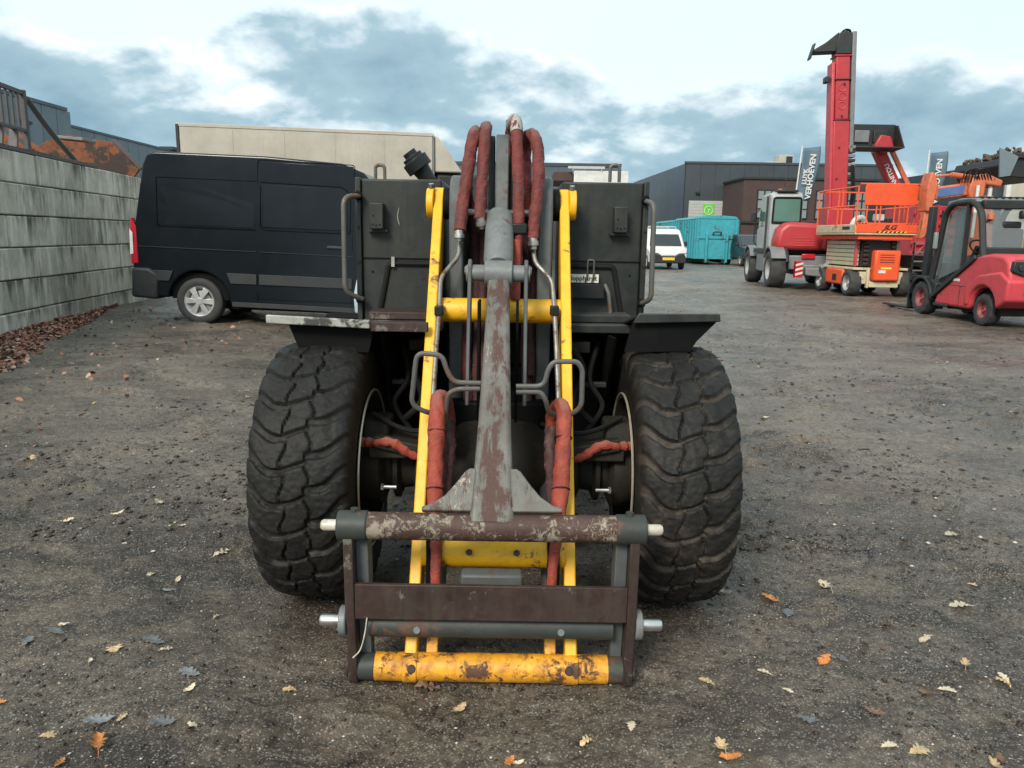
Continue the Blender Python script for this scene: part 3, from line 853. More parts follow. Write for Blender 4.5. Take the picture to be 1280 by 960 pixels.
# lift arms: two welded box plates and three cross tubes
A0, A1 = Vector((0, 2.165, .055)), Vector((0, 3.10, 1.475))
ad = (A1 - A0).normalized(); an = Vector((0, -ad.z, ad.y))       # toward the camera, square to the arm
def arm_front(t): return A0 + (A1 - A0) * t + an * .03
lift = None
m = lm(); m.cyl((-.353, 2.155, .048), (.357, 2.155, .048), .043, n=32)
lift = m.build('lift_arm', 'yellow_worn', loader, smooth=40)
for sx in (-1, 1):
    m = lm()
    P = lambda t, d: ((A0 + (A1 - A0) * t + an * d).y, (A0 + (A1 - A0) * t + an * d).z)
    prof = [P(-.005, .032), P(.30, .034), P(.7, .034), P(.985, .034), P(1.035, .022), P(1.045, -.02), P(1.02, -.06), P(.93, -.075), P(.7, -.11), P(.45, -.12), P(.25, -.10), P(.08, -.05), P(-.005, -.035)]
    m.prism(prof, 'x', sx * .227, sx * .264)
    m.build('arm_plate', 'yellow_paint', lift, bevel=.005)
    m = lm(); m.cyl((sx * .264, 3.10, 1.475), (sx * .292, 3.10, 1.475), .058, n=30)
    m.build('pivot_cap', 'yellow_paint', lift, bevel=.004)
    m = lm(); m.cyl((sx * .275, 3.085, 1.533), (sx * .275, 3.080, 1.548), .011, n=6)
    m.build('grease_bolt', 'steel_fitting', lift)
    m = lm(); m.cyl((sx * .353, 2.155, .048), (sx * .405, 2.155, .048), .041, n=28)
    m.build('tube_end', 'dark_green_grey', lift, bevel=.003)
    m = lm(); m.prism([P(-.01, .01), P(.12, .02), P(.12, -.05), P(.0, -.035)], 'x', sx * .165, sx * .20)
    m.build('inner_web', 'yellow_worn', lift, bevel=.004)
    m = lm(); m.cyl((sx * .238, 2.135, .056), (sx * .238, 2.109, .066), .016, .013, n=12)
    m.build('boss', 'rust_brown', lift, bevel=.003)
    m = lm(); m.cyl((sx * .222, 2.155, .048), (sx * .268, 2.155, .048), .047, n=30); m.build('tube_collar', 'yellow_worn', lift, bevel=.004)
m = lm(); m.cyl((-.228, 2.875, 1.078), (.228, 2.875, 1.078), .045, n=32)
m.build('cross_tube', 'yellow_paint', lift, smooth=40)
m = lm(); m.cyl((-.228, 2.335, .350), (.228, 2.335, .350), .05, n=32)
m.build('cross_tube', 'yellow_paint', lift, smooth=40)
for sx in (-1, 1):
    m = lm(); m.cyl((sx * .075, 2.285, .368), (sx * .075, 2.265, .376), .011, n=6)
    m.build('tube_bolt', 'rust_brown', lift)
m = lm(); m.box((-.097, 2.21, .27), (.094, 2.27, .325))
m.build('stop_block', 'grey_paint', lift, bevel=.008)

# tool carrier (quick hitch) at the front
m = lm(); m.cyl((-.36, 2.12, .517), (.36, 2.12, .517), .040, n=32)
hitch = m.build('tool_carrier', 'flaky_bar', loader, smooth=40)
for sx in (-1, 1):
    m = lm()
    prof = [(2.088, .50), (2.152, .50), (2.168, .30), (2.20, .10), (2.20, .03), (2.165, .004), (2.13, .004), (2.112, .03), (2.112, .10), (2.094, .26)]
    m.prism(prof, 'x', sx * .402, sx * .4295)
    m.build('side_plate', 'rust_brown', hitch, bevel=.003)
    m = lm(); m.prism([(2.13, .49), (2.20, .49), (2.215, .20), (2.21, .06), (2.17, .05), (2.15, .2)], 'x', sx * .366, sx * .4015)
    m.build('inner_plate', 'grey_paint', hitch, bevel=.003)
    m = lm(); m.cyl((sx * .36, 2.12, .517), (sx * .448, 2.12, .517), .044, n=30)
    m.build('collar', 'dark_green_grey', hitch, bevel=.005)
    m = lm(); m.tube([(sx * .448, 2.12, .517), (sx * .490, 2.12, .517), (sx * .498, 2.12, .517)], [.0165, .0165, .012], 18)
    m.build('hook_pin', 'pin_cream', hitch, bevel=.002)
    m = lm(); m.tube([(sx * .45, 2.13, .212), (sx * .505, 2.13, .212), (sx * .513, 2.13, .212)], [.0185, .0185, .014], 20)
    m.build('locking_pin', 'pin_steel', hitch, bevel=.002)
    m = lm(); m.cyl((sx * .430, 2.13, .212), (sx * .452, 2.13, .212), .044, n=28)
    m.build('pin_washer', 'grey_worn', hitch, bevel=.004)
    m = lm(); m.cyl((sx * .430, 2.155, .05), (sx * .440, 2.155, .05), .036, n=26); m.cyl((sx * .44, 2.155, .05), (sx * .450, 2.155, .05), .012, n=6)
    m.build('pivot_nut', 'rust_brown', hitch, bevel=.003)
    m = lm(); m.cyl((sx * .40, 2.12, .552), (sx * .40, 2.12, .570), .012, n=6)
    m.build('collar_bolt', 'dark_green_grey', hitch)
m = lm(); m.box((-.4018, 2.098, .232), (.4018, 2.114, .343))
m.build('cross_plate', 'rust_brown', hitch, bevel=.003)
m = lm(); m.cyl((-.3655, 2.145, .192), (.3655, 2.145, .192), .035, n=30)
t = m.build('cross_tube', 'dark_green_grey', hitch, smooth=40)
for x in (-.22, .21):
    m = lm(); m.cyl((x, 2.115, .192), (x, 2.106, .194), .011, n=10); m.build('plug', 'grey_worn', t, bevel=.002)
m = lm(); m.tube(smooth_path([(-.365, 2.094, .24), (-.372, 2.09, .19), (-.386, 2.088, .14), (-.408, 2.086, .115)]), .0022, 5)
m.build('twig', 'pin_cream', hitch)
# scuffed upright beam of the carrier, flaring into the top bar
B0, B1 = Vector((0, 2.125, .535)), Vector((0, 2.72, 1.185))
bd = (B1 - B0).normalized(); bn = Vector((0, -bd.z, bd.y))
def beam_pt(t, x, d): p = B0 + (B1 - B0) * t + bn * d; return (x, p.y, p.z)
vs, fs = [], []
st = [(-.02, .066, .035, .05), (.1, .061, .035, .06), (.32, .052, .035, .065), (.62, .045, .035, .07), (.86, .040, .034, .07), (1.0, .039, .032, .06), (1.05, .034, .02, .05)]
for t, hw, df, db in st:
    e = .011
    vs += [beam_pt(t, x, d) for x, d in ((-hw, -db), (hw, -db), (hw, df - e), (hw - e, df), (-hw + e, df), (-hw, df - e))]
for i in range(len(st) - 1):
    for k in range(6): fs.append((i * 6 + k, i * 6 + (k + 1) % 6, (i + 1) * 6 + (k + 1) % 6, (i + 1) * 6 + k))
fs += [tuple(range(6))[::-1], tuple((len(st) - 1) * 6 + k for k in range(6))]
m = lm(); m.add(vs, fs)
beam = m.build('upright_beam', 'grey_flake', hitch, bevel=.005, smooth=30)
for sx in (-1, 1):
    vs = []
    pl = [(.050, .175), (.058, .02), (.205, .02), (.204, .035), (.175, .045), (.14, .075), (.112, .115), (.094, .145), (.082, .165), (.070, .175)]
    for d in (.012, .032):
        vs += [beam_pt(t, sx * x, d) for x, t in pl]
    n = len(pl)
    m = lm(); m.add(vs, [tuple(range(n)), tuple(range(n, 2 * n))] + [(i, (i + 1) % n, n + (i + 1) % n, n + i) for i in range(n)])
    m.build('gusset', 'grey_flake', hitch, bevel=.004)
    # hose guide bent from round bar
    q = lambda px, py, Y=2.47: tuple(at(px, py, Y))
    if sx < 0:
        pts = [q(601, 479), q(567, 478), q(558, 462), q(553, 444), q(521, 441), q(514, 506), q(534, 516, 2.49), q(545, 516, 2.54)]
        p2 = [q(600, 486), q(572, 486), q(560, 492), q(557, 520, 2.5), q(557, 540, 2.53)]
    else:
        pts = [q(645, 483), q(680, 483), q(685, 462), q(692, 452), q(722, 452), q(728, 462), q(727, 508), q(715, 518, 2.49), q(703, 518, 2.54)]
        p2 = [q(645, 490), q(676, 490), q(682, 500), q(686, 516, 2.5), q(696, 519, 2.53)]
    m = lm(); m.tube(round_path(pts, .028), .0085, 10); gd = m.build('hose_guide', 'bent_rod', hitch)
    m = lm(); m.tube(round_path(p2, .028), .0085, 10); m.build('guide_rod', 'bent_rod', gd)

# tilt linkage: clevis pin, links, cylinder and lever above the beam
m = lm(); m.cyl((-.115, 2.735, 1.222), (.110, 2.735, 1.222), .030, n=26)
m.cyl((-.050, 2.735, 1.222), (.047, 2.735, 1.222), .046, n=28)
tilt = m.build('tilt_linkage', 'grey_worn', loader, bevel=.003, smooth=40)
for sx in (-1, 1):
    m = lm()
    c0, c1 = (2.735, 1.235), (2.60, .78)
    prof = arc(c0, .036, -10, 190, 12) + [(c1[0] - .03, c1[1]), (c1[0] + .03, c1[1] - .01)]
    m.prism(prof, 'x', sx * .092 - .003, sx * .092 + sx * .013 - .003)
    l = m.build('tilt_link', 'grey_paint', tilt, bevel=.003)
    m = lm(); m.cyl((sx * .105 - .003, 2.735, 1.232), (sx * .118 - .003, 2.735, 1.232), .014, n=6); m.build('link_bolt', 'steel_fitting', l)
    m = lm(); m.box((sx * .062, 2.66, .70), (sx * .072, 2.75, 1.13))
    m.build('channel_side', 'chassis_black', tilt, bevel=.003)
m = lm()
b0, b1 = Vector((-.004, 2.76, 1.245)), Vector((-.004, 2.965, 1.415))
m.tube([b0, b0 + (b1 - b0) * .12, b1, b1 + (b1 - b0).normalized() * .02, b1 + (b1 - b0).normalized() * .035], [.043, .053, .053, .044, .024], 32)
m.build('tilt_cylinder', 'grey_worn', tilt, smooth=40)
m = lm()
m.prism([(2.955, 1.40), (3.0, 1.40), (3.10, 1.68), (3.10, 1.73), (3.07, 1.735), (3.045, 1.72)], 'x', -.022, .027)
lev = m.build('tilt_lever', 'grey_paint', tilt, bevel=.004)
for x0, x1 in ((-.052, -.027), (.032, .050)):
    m = lm(); m.prism([(2.99, 1.20), (3.12, 1.20), (3.16, 1.66), (3.14, 1.72), (3.11, 1.735), (3.085, 1.71)], 'x', x0, x1)
    m.build('lever_cheek', 'dark_green_grey', lev, bevel=.004)
# cross pin carrying the hose fittings
m = lm(); m.cyl((-.135, 3.03, 1.44), (.135, 3.03, 1.44), .013, n=14); m.build('fitting_bar', 'steel_fitting', loader)

# hydraulic hoses in red sleeves
hrg = random.Random(3)
def hose(name, pts, r, mat, n=20, wob=.10):
    """crumpled fabric sleeve: swells, pinches and folds along its run"""
    P = smooth_path(pts, 11); m_ = len(P)
    rl = r if isinstance(r, (list, tuple)) else [r] * len(pts)
    ph = hrg.uniform(0, 60)
    m = lm(); m.tube(P, [np.interp(i / (m_ - 1) * (len(rl) - 1), range(len(rl)), rl) for i in range(m_)], n)
    L = [0.0]
    for a, b in zip(P, P[1:]): L.append(L[-1] + (b - a).length)
    for i in range(m_):
        for k in range(n):
            a = 2 * math.pi * k / n
            x, y = np.array([math.cos(a) * 1.1 + ph]), np.array([L[i] * 26 + math.sin(a) * 1.1])
            f = float(fbm(x * 1.6, y * 1.5, 77, 3, .65)[0]) * wob * 5.5
            c = P[i] - m.o
            m.v[i * n + k] = c + (m.v[i * n + k] - c) * (1 + f)
    return m.build(name, mat, loader, smooth=70)
T = lambda *a: tuple(at(*a))
def fitting(px, py, Y, px2, py2, Y2, r=.017):
    a, b = Vector(T(px, py, Y)), Vector(T(px2, py2, Y2))
    m = lm(); m.tube([a, a.lerp(b, .35), a.lerp(b, .35), a.lerp(b, .7), a.lerp(b, .7), b], [r, r, r * 1.25, r * 1.25, r * .8, r * .7], 12)
    return m.build('hose_fitting', 'steel_fitting', loader, smooth=30)
hose('hydraulic_hose', [T(575, 288, 2.93), T(578, 262, 2.95), T(583, 225, 2.97), T(589, 185, 3.00), T(593, 168, 3.03), T(594, 166, 3.12), T(588, 185, 3.20), T(584, 230, 3.24), T(588, 290, 3.26)], .0225, 'hose_red')
hose('hydraulic_hose', [T(600, 274, 2.93), T(601, 250, 2.95), T(604, 210, 2.98), T(606, 175, 3.00), T(608, 161, 3.04), T(607, 160, 3.12), T(604, 185, 3.19), T(602, 235, 3.23), T(604, 300, 3.25)], .021, 'hose_red')
hose('hydraulic_hose', [T(646, 330, 2.92), T(648, 290, 2.93), T(648, 240, 2.96), T(647, 190, 2.99), T(645, 158, 3.02), T(643, 150, 3.08), T(639, 158, 3.15), T(638, 200, 3.2), T(640, 270, 3.22)], .0215, 'hose_red')
hose('hydraulic_hose', [T(666, 298, 2.93), T(668, 272, 2.94), T(672, 240, 2.96), T(673, 200, 2.99), T(670, 176, 3.02), T(664, 168, 3.06), T(659, 175, 3.12), T(657, 200, 3.16), T(658, 232, 3.18), T(659, 270, 3.2)], .0225, 'hose_red')
hose('hydraulic_hose', [T(646, 300, 2.90), T(645, 340, 2.88), T(644, 375, 2.86)], .018, 'hose_orange', 12)
hose('hydraulic_hose', [T(592, 255, 3.16), T(594, 330, 3.10), T(597, 400, 3.05), T(594, 470, 2.98), T(596, 540, 2.92)], .020, 'hose_dark', 10)
hose('hydraulic_hose', [T(604, 290, 3.14), T(602, 360, 3.08), T(604, 430, 3.02), T(601, 520, 2.94)], .020, 'hose_dark', 10)
hose('hydraulic_hose', [T(657, 290, 3.14), T(660, 360, 3.08), T(657, 430, 3.02), T(660, 520, 2.94)], .020, 'hose_dark', 10)
hose('hydraulic_hose', [T(668, 280, 3.16), T(666, 340, 3.10), T(664, 400, 3.04), T(663, 470, 2.96)], .018, 'hose_dark', 10)
hose('hydraulic_hose', [T(584, 395, 3.02), T(583, 440, 2.98), T(584, 500, 2.94), T(583, 560, 2.9)], .018, 'hose_red', 12)
# sleeve tips scuffed grey where they arch over
m = lm(); m.tube(smooth_path([T(646, 166, 3.008), T(645, 154, 3.035), T(643, 150, 3.08), T(640, 156, 3.13)]), .0245, 14); m.build('hose_wrap', 'fender_lip', loader)
fitting(574, 288, 2.925, 574, 302, 2.92); fitting(600, 272, 2.925, 603, 286, 2.93); fitting(666, 296, 2.925, 667, 312, 2.92)
m = lm(); c = at(648, 286, 2.93); m.box(c - Vector((.032, .03, .02)), c + Vector((.032, .03, .02))); m.build('hose_clamp', 'black_plastic', loader, bevel=.006)
# lower sleeves between arms and carrier
hose('hydraulic_hose', [T(560, 560, 2.62), T(561, 520, 2.62), T(556, 500, 2.59), T(548, 499, 2.53), T(546, 525, 2.47), T(545, 570, 2.42), T(544, 625, 2.36), T(543, 655, 2.32), T(545, 690, 2.27), T(544, 722, 2.24), T(548, 760, 2.23)], [.020, .023, .024, .025, .026, .026, .026, .023, .018, .016, .016], 'hose_orange', 20, .10)
hose('hydraulic_hose', [T(561, 525, 2.57), T(562, 560, 2.50), T(560, 600, 2.45), T(559, 640, 2.40)], .018, 'hose_dark', 14, .2)  # shadowed fold of the sleeve, its shade put into a darker colour
hose('hydraulic_hose', [T(689, 560, 2.62), T(690, 528, 2.62), T(695, 510, 2.59), T(703, 508, 2.53), T(705, 532, 2.47), T(703, 575, 2.42), T(700, 625, 2.36), T(697, 655, 2.32), T(693, 690, 2.27), T(690, 722, 2.24), T(688, 760, 2.23)], [.020, .023, .024, .025, .026, .026, .026, .023, .017, .015, .015], 'hose_orange', 20, .10)
hose('hydraulic_hose', [T(689, 535, 2.57), T(687, 570, 2.50), T(688, 605, 2.45), T(689, 645, 2.40)], .018, 'hose_dark', 14, .2)  # right sleeve's fold, shade painted in the same dark colour
# lift rams standing behind the lower sleeves
for sx in (-1, 1):
    m = lm(); m.cyl((sx * .185, 2.93, .60), (sx * .185, 2.36, .19), .026, n=18); r = m.build('lift_ram', 'grey_paint', loader, smooth=40)
    m = lm(); m.cyl((sx * .192, 2.268, .13), (sx * .192, 2.30, .42), .021, n=16); m.build('ram_rod', 'chassis_black', r, smooth=40)
# steel lines down the arms and their clamps
def armY(py):
    a = PITCH + math.atan((py - 480) / FPX); return (CAM_H + 1.519 * 2.165 - .055 - .05) / (1.519 + math.tan(a))
for pts in ([(574, 300), (574, 320), (551, 346), (549, 388), (546, 425), (541, 500), (539, 530)], [(667, 310), (668, 328), (690, 350), (693, 388), (695, 425), (698, 500), (699, 530)]):
    m = lm(); m.tube(round_path([T(x, y, armY(y) - .005) for x, y in pts], .03), .0085, 10); p = m.build('steel_pipe', 'pipe_steel', loader)
    x, y = pts[3]; c = at(x, y, armY(y) - .01); m = lm(); m.box(c - Vector((.016, .022, .017)), c + Vector((.016, .022, .017))); m.build('pipe_clamp', 'black_plastic', p, bevel=.004)

# body: two tall front lockers either side of the tower
for sx in (-1, 1):
    m = lm()
    x0, x1 = sx * .243, sx * .572
    m.box((x0, 3.20, 1.0), (x1, 3.62, 1.572))
    b = m.build('front_locker', 'body_dark', loader, bevel=.008)
    m = lm(); m.box((x1 - sx * .0, 3.185, 1.0), (x1 + sx * .022, 3.64, 1.576)); m.build('corner_post', 'body_dark', b, bevel=.004)
    m = lm(); m.box((x0, 3.194, 1.254), (x1, 3.1995, 1.258)); m.build('panel_seam', 'chassis_black', b)
    cx_ = sx * .49 - .012
    m = lm(); m.box((cx_ - .027, 3.14, 1.372), (cx_ + .027, 3.198, 1.474)); k = m.build('bracket', 'body_dark', b, bevel=.004)
    m = lm(); m.box((cx_ - .04, 3.165, 1.362), (cx_ + .04, 3.198, 1.371)); m.build('bracket_base', 'body_dark', k)
    for dx, dz in ((-.014, -.03), (.0, -.032), (.014, -.03), (-.012, .005)):
        m = lm(); m.cyl((cx_ + dx, 3.141, 1.42 + dz), (cx_ + dx, 3.1375, 1.42 + dz), .0032, n=8); m.build('rivet', 'chassis_black', k)
    for (x_, z_) in ((sx * .53, 1.20), (sx * .30, 1.49)):
        m = lm(); m.cyl((x_, 3.202, z_), (x_, 3.197, z_), .005, n=10); m.build('rivet', 'chassis_black', b)
    # grab rail
    m = lm()
    m.tube(round_path([(sx * .57, 3.17, 1.502), (sx * .622, 3.10, 1.495), (sx * .625, 3.10, 1.12), (sx * .565, 3.15, 1.09)] if sx < 0 else [(.575, 3.17, 1.50), (.600, 3.10, 1.485), (.606, 3.10, 1.11), (.575, 3.15, 1.09)], .04), .0105, 12)
    m.build('grab_rail', 'bent_rod', b)
    for z_, y_ in ((1.09, 3.15), (1.502, 3.165)):
        m = lm(); m.cyl((sx * .57, y_ + .012, z_), (sx * .584, y_, z_), .017, n=14); m.build('rail_socket', 'chassis_black', b)
    # sill beam under the locker
    m = lm(); m.box((sx * .22, 2.98, .985), (sx * .545, 3.30, 1.018)); m.box((sx * .22, 3.04, 1.02), (sx * .52, 3.20, 1.05))
    m.build('sill_beam', 'body_dark' if sx > 0 else 'rust_brown', loader, bevel=.004)
    # recessed lower panel with a black gasket
    g = [(sx * .25, 1.235), (sx * .462, 1.235), (sx * .50, 1.045)]
    m = lm(); m.tube(round_path([(g[0][0], 3.196, g[0][1]), (g[1][0], 3.196, g[1][1]), (g[2][0], 3.196, g[2][1])], .02), .011, 8)
    m.build('rubber_gasket', 'black_rubber', b)
m = lm(); m.box((-.45, 3.18, 1.222), (-.437, 3.199, 1.262)); m.build('hinge', 'fender_lip', loader)
# right lower panel: maker's plate over a black tray
m = lm(); m.box((.262, 3.172, 1.170), (.400, 3.178, 1.204)); sg_ = m.build('sign_plate', None, loader)
MATS['plate_cream'] = plain('plate_cream', (.62, .60, .52), .5, 0, .12, 40)
sg_.data.materials.append(MATS['plate_cream'])
plain('print_black', (.01, .01, .011), .5, 0, .05)
text('lettering', 'Klopphardt', .027, 'print_black', sg_, Matrix.Translation((.331, 3.1715 - LY, 1.187)) @ Matrix.Rotation(R_(90), 4, 'X'), .0006, bold=.0006)
m = lm(); m.box((.255, 3.155, 1.105), (.425, 3.199, 1.166)); m.build('tray', 'black_plastic', loader, bevel=.004)
m = lm(); m.tube(round_path([(.345, 3.165, 1.17), (.352, 3.16, 1.20), (.352, 3.155, 1.262), (.378, 3.155, 1.262), (.378, 3.16, 1.20), (.372, 3.165, 1.17)], .008), .0035, 7); m.build('wire_latch', 'bent_rod', loader)
m = lm(); m.tube(round_path([(.425, 3.16, 1.165), (.44, 3.15, 1.13), (.452, 3.15, 1.05), (.44, 3.15, 1.04)], .01), .008, 8); m.build('stay_rod', 'bent_rod', loader)

# mudguards
m = lm()
m.prism([(-.822, 1.036), (-.822, 1.066), (-.455, 1.052), (-.455, 1.022)], 'y', 2.705, 2.722)
lip = m.build('fender_lip', 'fender_lip', loader, bevel=.004)
m = lm(); m.add([(-.80, 2.7235, 1.056), (-.30, 2.7235, 1.036), (-.30, 3.28, .975), (-.80, 3.28, .985), (-.80, 2.7235, 1.046), (-.30, 2.7235, 1.026), (-.30, 3.28, .965), (-.80, 3.28, .975)], [(0, 1, 2, 3), (7, 6, 5, 4), (0, 4, 5, 1), (1, 5, 6, 2), (2, 6, 7, 3), (3, 7, 4, 0)]); m.build('mudguard', 'body_dark', loader, bevel=.003)
m = lm(); m.box((-.454, 2.712, 1.012), (-.25, 2.74, 1.046)); m.build('step_edge', 'rust_brown', loader, bevel=.003)
m = lm(); m.prism([(-.76, 1.035), (-.72, .93), (-.47, .93), (-.45, 1.02)], 'y', 2.76, 2.775); m.build('splash_panel', 'chassis_black', loader)
m = lm(); m.prism([(.476, 1.056), (.496, 1.092), (.782, 1.094), (.786, 1.066)], 'y', 2.705, 2.72); m.build('fender_lip', 'body_dark', loader, bevel=.004)
m = lm(); m.add([(.49, 2.7215, 1.084), (.78, 2.7215, 1.086), (.78, 3.28, .990), (.49, 3.28, .985), (.49, 2.7215, 1.074), (.78, 2.7215, 1.076), (.78, 3.28, .980), (.49, 3.28, .975)], [(0, 1, 2, 3), (7, 6, 5, 4), (0, 4, 5, 1), (1, 5, 6, 2), (2, 6, 7, 3), (3, 7, 4, 0)]); m.build('mudguard', 'body_dark', loader, bevel=.003)
m = lm(); m.prism([(.782, 1.066), (.48, 1.054), (.455, .95), (.69, .955), (.71, .99)], 'y', 2.735, 2.75); m.build('splash_panel', 'chassis_black', loader)
for sx in (-1, 1):
    m = lm(); m.prism([(3.28, .985), (3.30, .985), (3.46, .66), (3.44, .66)], 'x', sx * .44, sx * .80); m.build('mudguard_tail', 'chassis_black', loader)
    m = lm(); m.prism([(2.80, .99), (3.28, .96), (3.44, .66), (3.30, .58), (3.0, .74)], 'x', sx * .425, sx * .435); m.build('wheel_arch_wall', 'chassis_black', loader)
# bits between frame and wheel, and black panels added to block light
for sx in (-1, 1):
    m = lm(); m.box((sx * .26, 3.02, .90), (sx * .36, 3.05, .945)); m.build('cross_brace', 'axle_grime', loader, bevel=.004)
    m = lm(); m.box((sx * .235, 3.26, .40), (sx * .424, 3.29, .984)); m.build('light_block_panel', 'chassis_black', loader)  # added black sheet, shuts out light behind the front axle
    m = lm(); m.box((sx * .435, 3.46, .30), (sx * .80, 3.50, 1.0)); m.build('battery_box', 'chassis_black', loader, bevel=.02)
    m = lm(); m.tube(smooth_path([(sx * .27, 3.0, .95), (sx * .33, 2.96, .84), (sx * .30, 2.95, .72), (sx * .37, 2.93, .64)]), .014, 8); m.build('hose_run', 'black_rubber', loader)
    m = lm(); m.tube(smooth_path([(sx * .40, 3.1, .93), (sx * .36, 3.0, .80), (sx * .41, 2.96, .70), (sx * .34, 2.92, .60)]), .011, 8); m.build('hose_run', 'black_rubber', loader)
    m = lm(); m.box((sx * .32, 3.0, .765), (sx * .44, 3.03, .785)); m.build('step_bar', 'body_dark', loader, bevel=.004)

# rear half: engine bonnet, operator deck, rear frame
m = lm(); m.box((-.40, 4.0, .55), (.40, 5.6, .95)); m.build('rear_frame', 'chassis_black', loader, bevel=.02)
m = lm(); m.prism([(3.64, .95), (5.55, .95), (5.62, 1.05), (5.58, 1.36), (5.45, 1.44), (4.75, 1.50), (4.70, 1.20), (3.64, 1.10)], 'x', -.56, .56); m.build('bonnet', 'body_dark', loader, bevel=.03)
m = lm(); m.box((-.23, 4.25, 1.12), (.23, 4.65, 1.24)); m.box((-.22, 4.62, 1.2), (.22, 4.70, 1.5)); m.build('operator_seat', 'black_plastic', loader, bevel=.03)
c = at(523, 207, 3.95)
m = lm()
dv = Vector((.55, 0, .8)).normalized() * -1; dv = Vector((-.55, -.1, .75)).normalized()
m.tube([c - dv * .10, c - dv * .02, c - dv * .02, c + dv * .035, c + dv * .035, c + dv * .055, c + dv * .055, c + dv * .08], [.035, .045, .066, .066, .052, .052, .034, .034], 16)
m.build('air_intake_cap', 'black_plastic', loader, bevel=.003, smooth=30)
m = lm(); m.tube(smooth_path([c - dv * .09, c - dv * .2, (c.x + .12, 4.0, 1.45), (c.x + .12, 4.1, 1.2)]), .036, 14); m.build('intake_pipe', 'black_rubber', loader)
for px in (475, 768):
    a = at(px, 222, 3.6)
    m = lm(); m.tube(round_path([a + Vector((-.02, 0, -.02)), a + Vector((-.02, 0, .055)), a + Vector((.022, 0, .055)), a + Vector((.022, 0, -.02))], .018), .008, 8); m.build('lifting_eye', 'bent_rod', loader)
# ------------------------------------------------------------------ materials of the yard's other things
paint('van_paint', (.0024, .0046, .0074), .20, .10, (.016, .018, .020), 1.6, bump=.0, streak=.05, coat=0, fade=.08, up=.05, spec=.32, rvar=.08)
paint('van_plastic', (.014, .017, .020), .55, .35, (.035, .034, .03), 4, bump=.1)
paint('truck_cream', (.42, .385, .325), .5, .20, (.30, .26, .20), 1.5, streak=.2, bump=.04)
paint('clad_blue', (.13, .17, .195), .5, .25, (.11, .13, .14), .6, streak=.15, bump=.03)
paint('clad_pale', (.36, .40, .42), .5, .25, (.24, .27, .28), .6, bump=.03)
paint('clad_dark', (.033, .043, .052), .5, .3, (.05, .06, .065), .4, streak=.1, bump=.03)
paint('clad_side', (.060, .083, .105), .5, .3, (.085, .11, .13), .4, bump=.03)
paint('teal_paint', (.03, .30, .36), .5, .35, (.05, .12, .13), 2.5, .10, (.08, .05, .04), 6, streak=.25, bump=.05)
paint('red_paint', (.42, .024, .032), .4, .30, (.16, .05, .045), 2.5, bump=.05, streak=.15, fade=.1)
paint('fork_red', (.50, .044, .058), .45, .40, (.26, .06, .055), 3, .06, (.10, .04, .03), 14, bump=.08, fade=.1)
paint('lift_orange', (.72, .082, .020), .42, .25, (.32, .06, .02), 3, bump=.05, fade=.08)
paint('lift_cream', (.50, .44, .29), .5, .35, (.20, .16, .10), 4, .1, (.12, .06, .03), 10, bump=.08)
paint('crane_orange', (.56, .135, .055), .5, .45, (.20, .08, .05), 5, .18, (.10, .05, .035), 9, bump=.1)
paint('crane_blue', (.07, .13, .30), .5, .3, (.06, .08, .14), 4)
paint('machine_grey', (.165, .17, .175), .5, .35, (.10, .095, .085), 4, bump=.06)
paint('machine_dark', (.011, .013, .0145), .5, .4, (.03, .027, .023), 5, bump=.08)
paint('rust_orange', (.19, .055, .016), .75, .85, (.06, .03, .018), 2.2, .52, (.03, .02, .016), 5, bump=.3)
paint('fence_steel', (.050, .048, .052), .55, .5, (.09, .06, .05), 6, bump=.1)
paint('brick_far', (.06, .034, .032), .8, .4, (.055, .035, .034), 2, bump=.2)
paint('white_paint', (.58, .58, .56), .4, .2, (.38, .37, .34), 3, bump=.03)
paint('car_dark', (.010, .014, .017), .3, .2, (.03, .03, .03), 3, coat=.1, bump=.0, spec=.35)
paint('cab_silver', (.34, .355, .355), .4, .25, (.18, .18, .17), 4, bump=.04)
plain('silver', (.52, .52, .50), .35, .5, .15, 12)
plain('rim_grey', (.33, .33, .33), .45, .3, .2, 10)
plain('rim_red', (.22, .05, .05), .55, .1, .3, 10)
plain('lamp_red', (.42, .012, .02), .2, 0, .1)
plain('lamp_white', (.66, .64, .62), .2, 0, .1)
plain('number_yellow', (.80, .47, .03), .5, 0, .08)
plain('hazard_yellow', (.78, .55, .08), .5, 0, .1)
plain('sign_green', (.10, .52, .03), .5, 0, .1)
plain('shutter_grey', (.36, .37, .36), .55, 0, .08, 3)
plain('flag_blue', (.075, .12, .155), .7, 0, .12, 2)
plain('debris', (.075, .055, .038), .85, 0, .5, 6, .4)
plain('louvre_beige', (.40, .36, .25), .55, 0, .15, 6)
plain('seam_black', (.0012, .0014, .0016), .6, 0, .1, 10, 0, Specular_IOR_Level=.1)
glass('window_dark', (.018, .024, .028))
glass('window_sky', (.20, .24, .24), 0, .12)  # pale base colour stands in for sky reflected in the glass
glass('window_green', (.07, .16, .13), 0, .08)
clear_glass('cab_pane', (.80, .87, .86), .42)

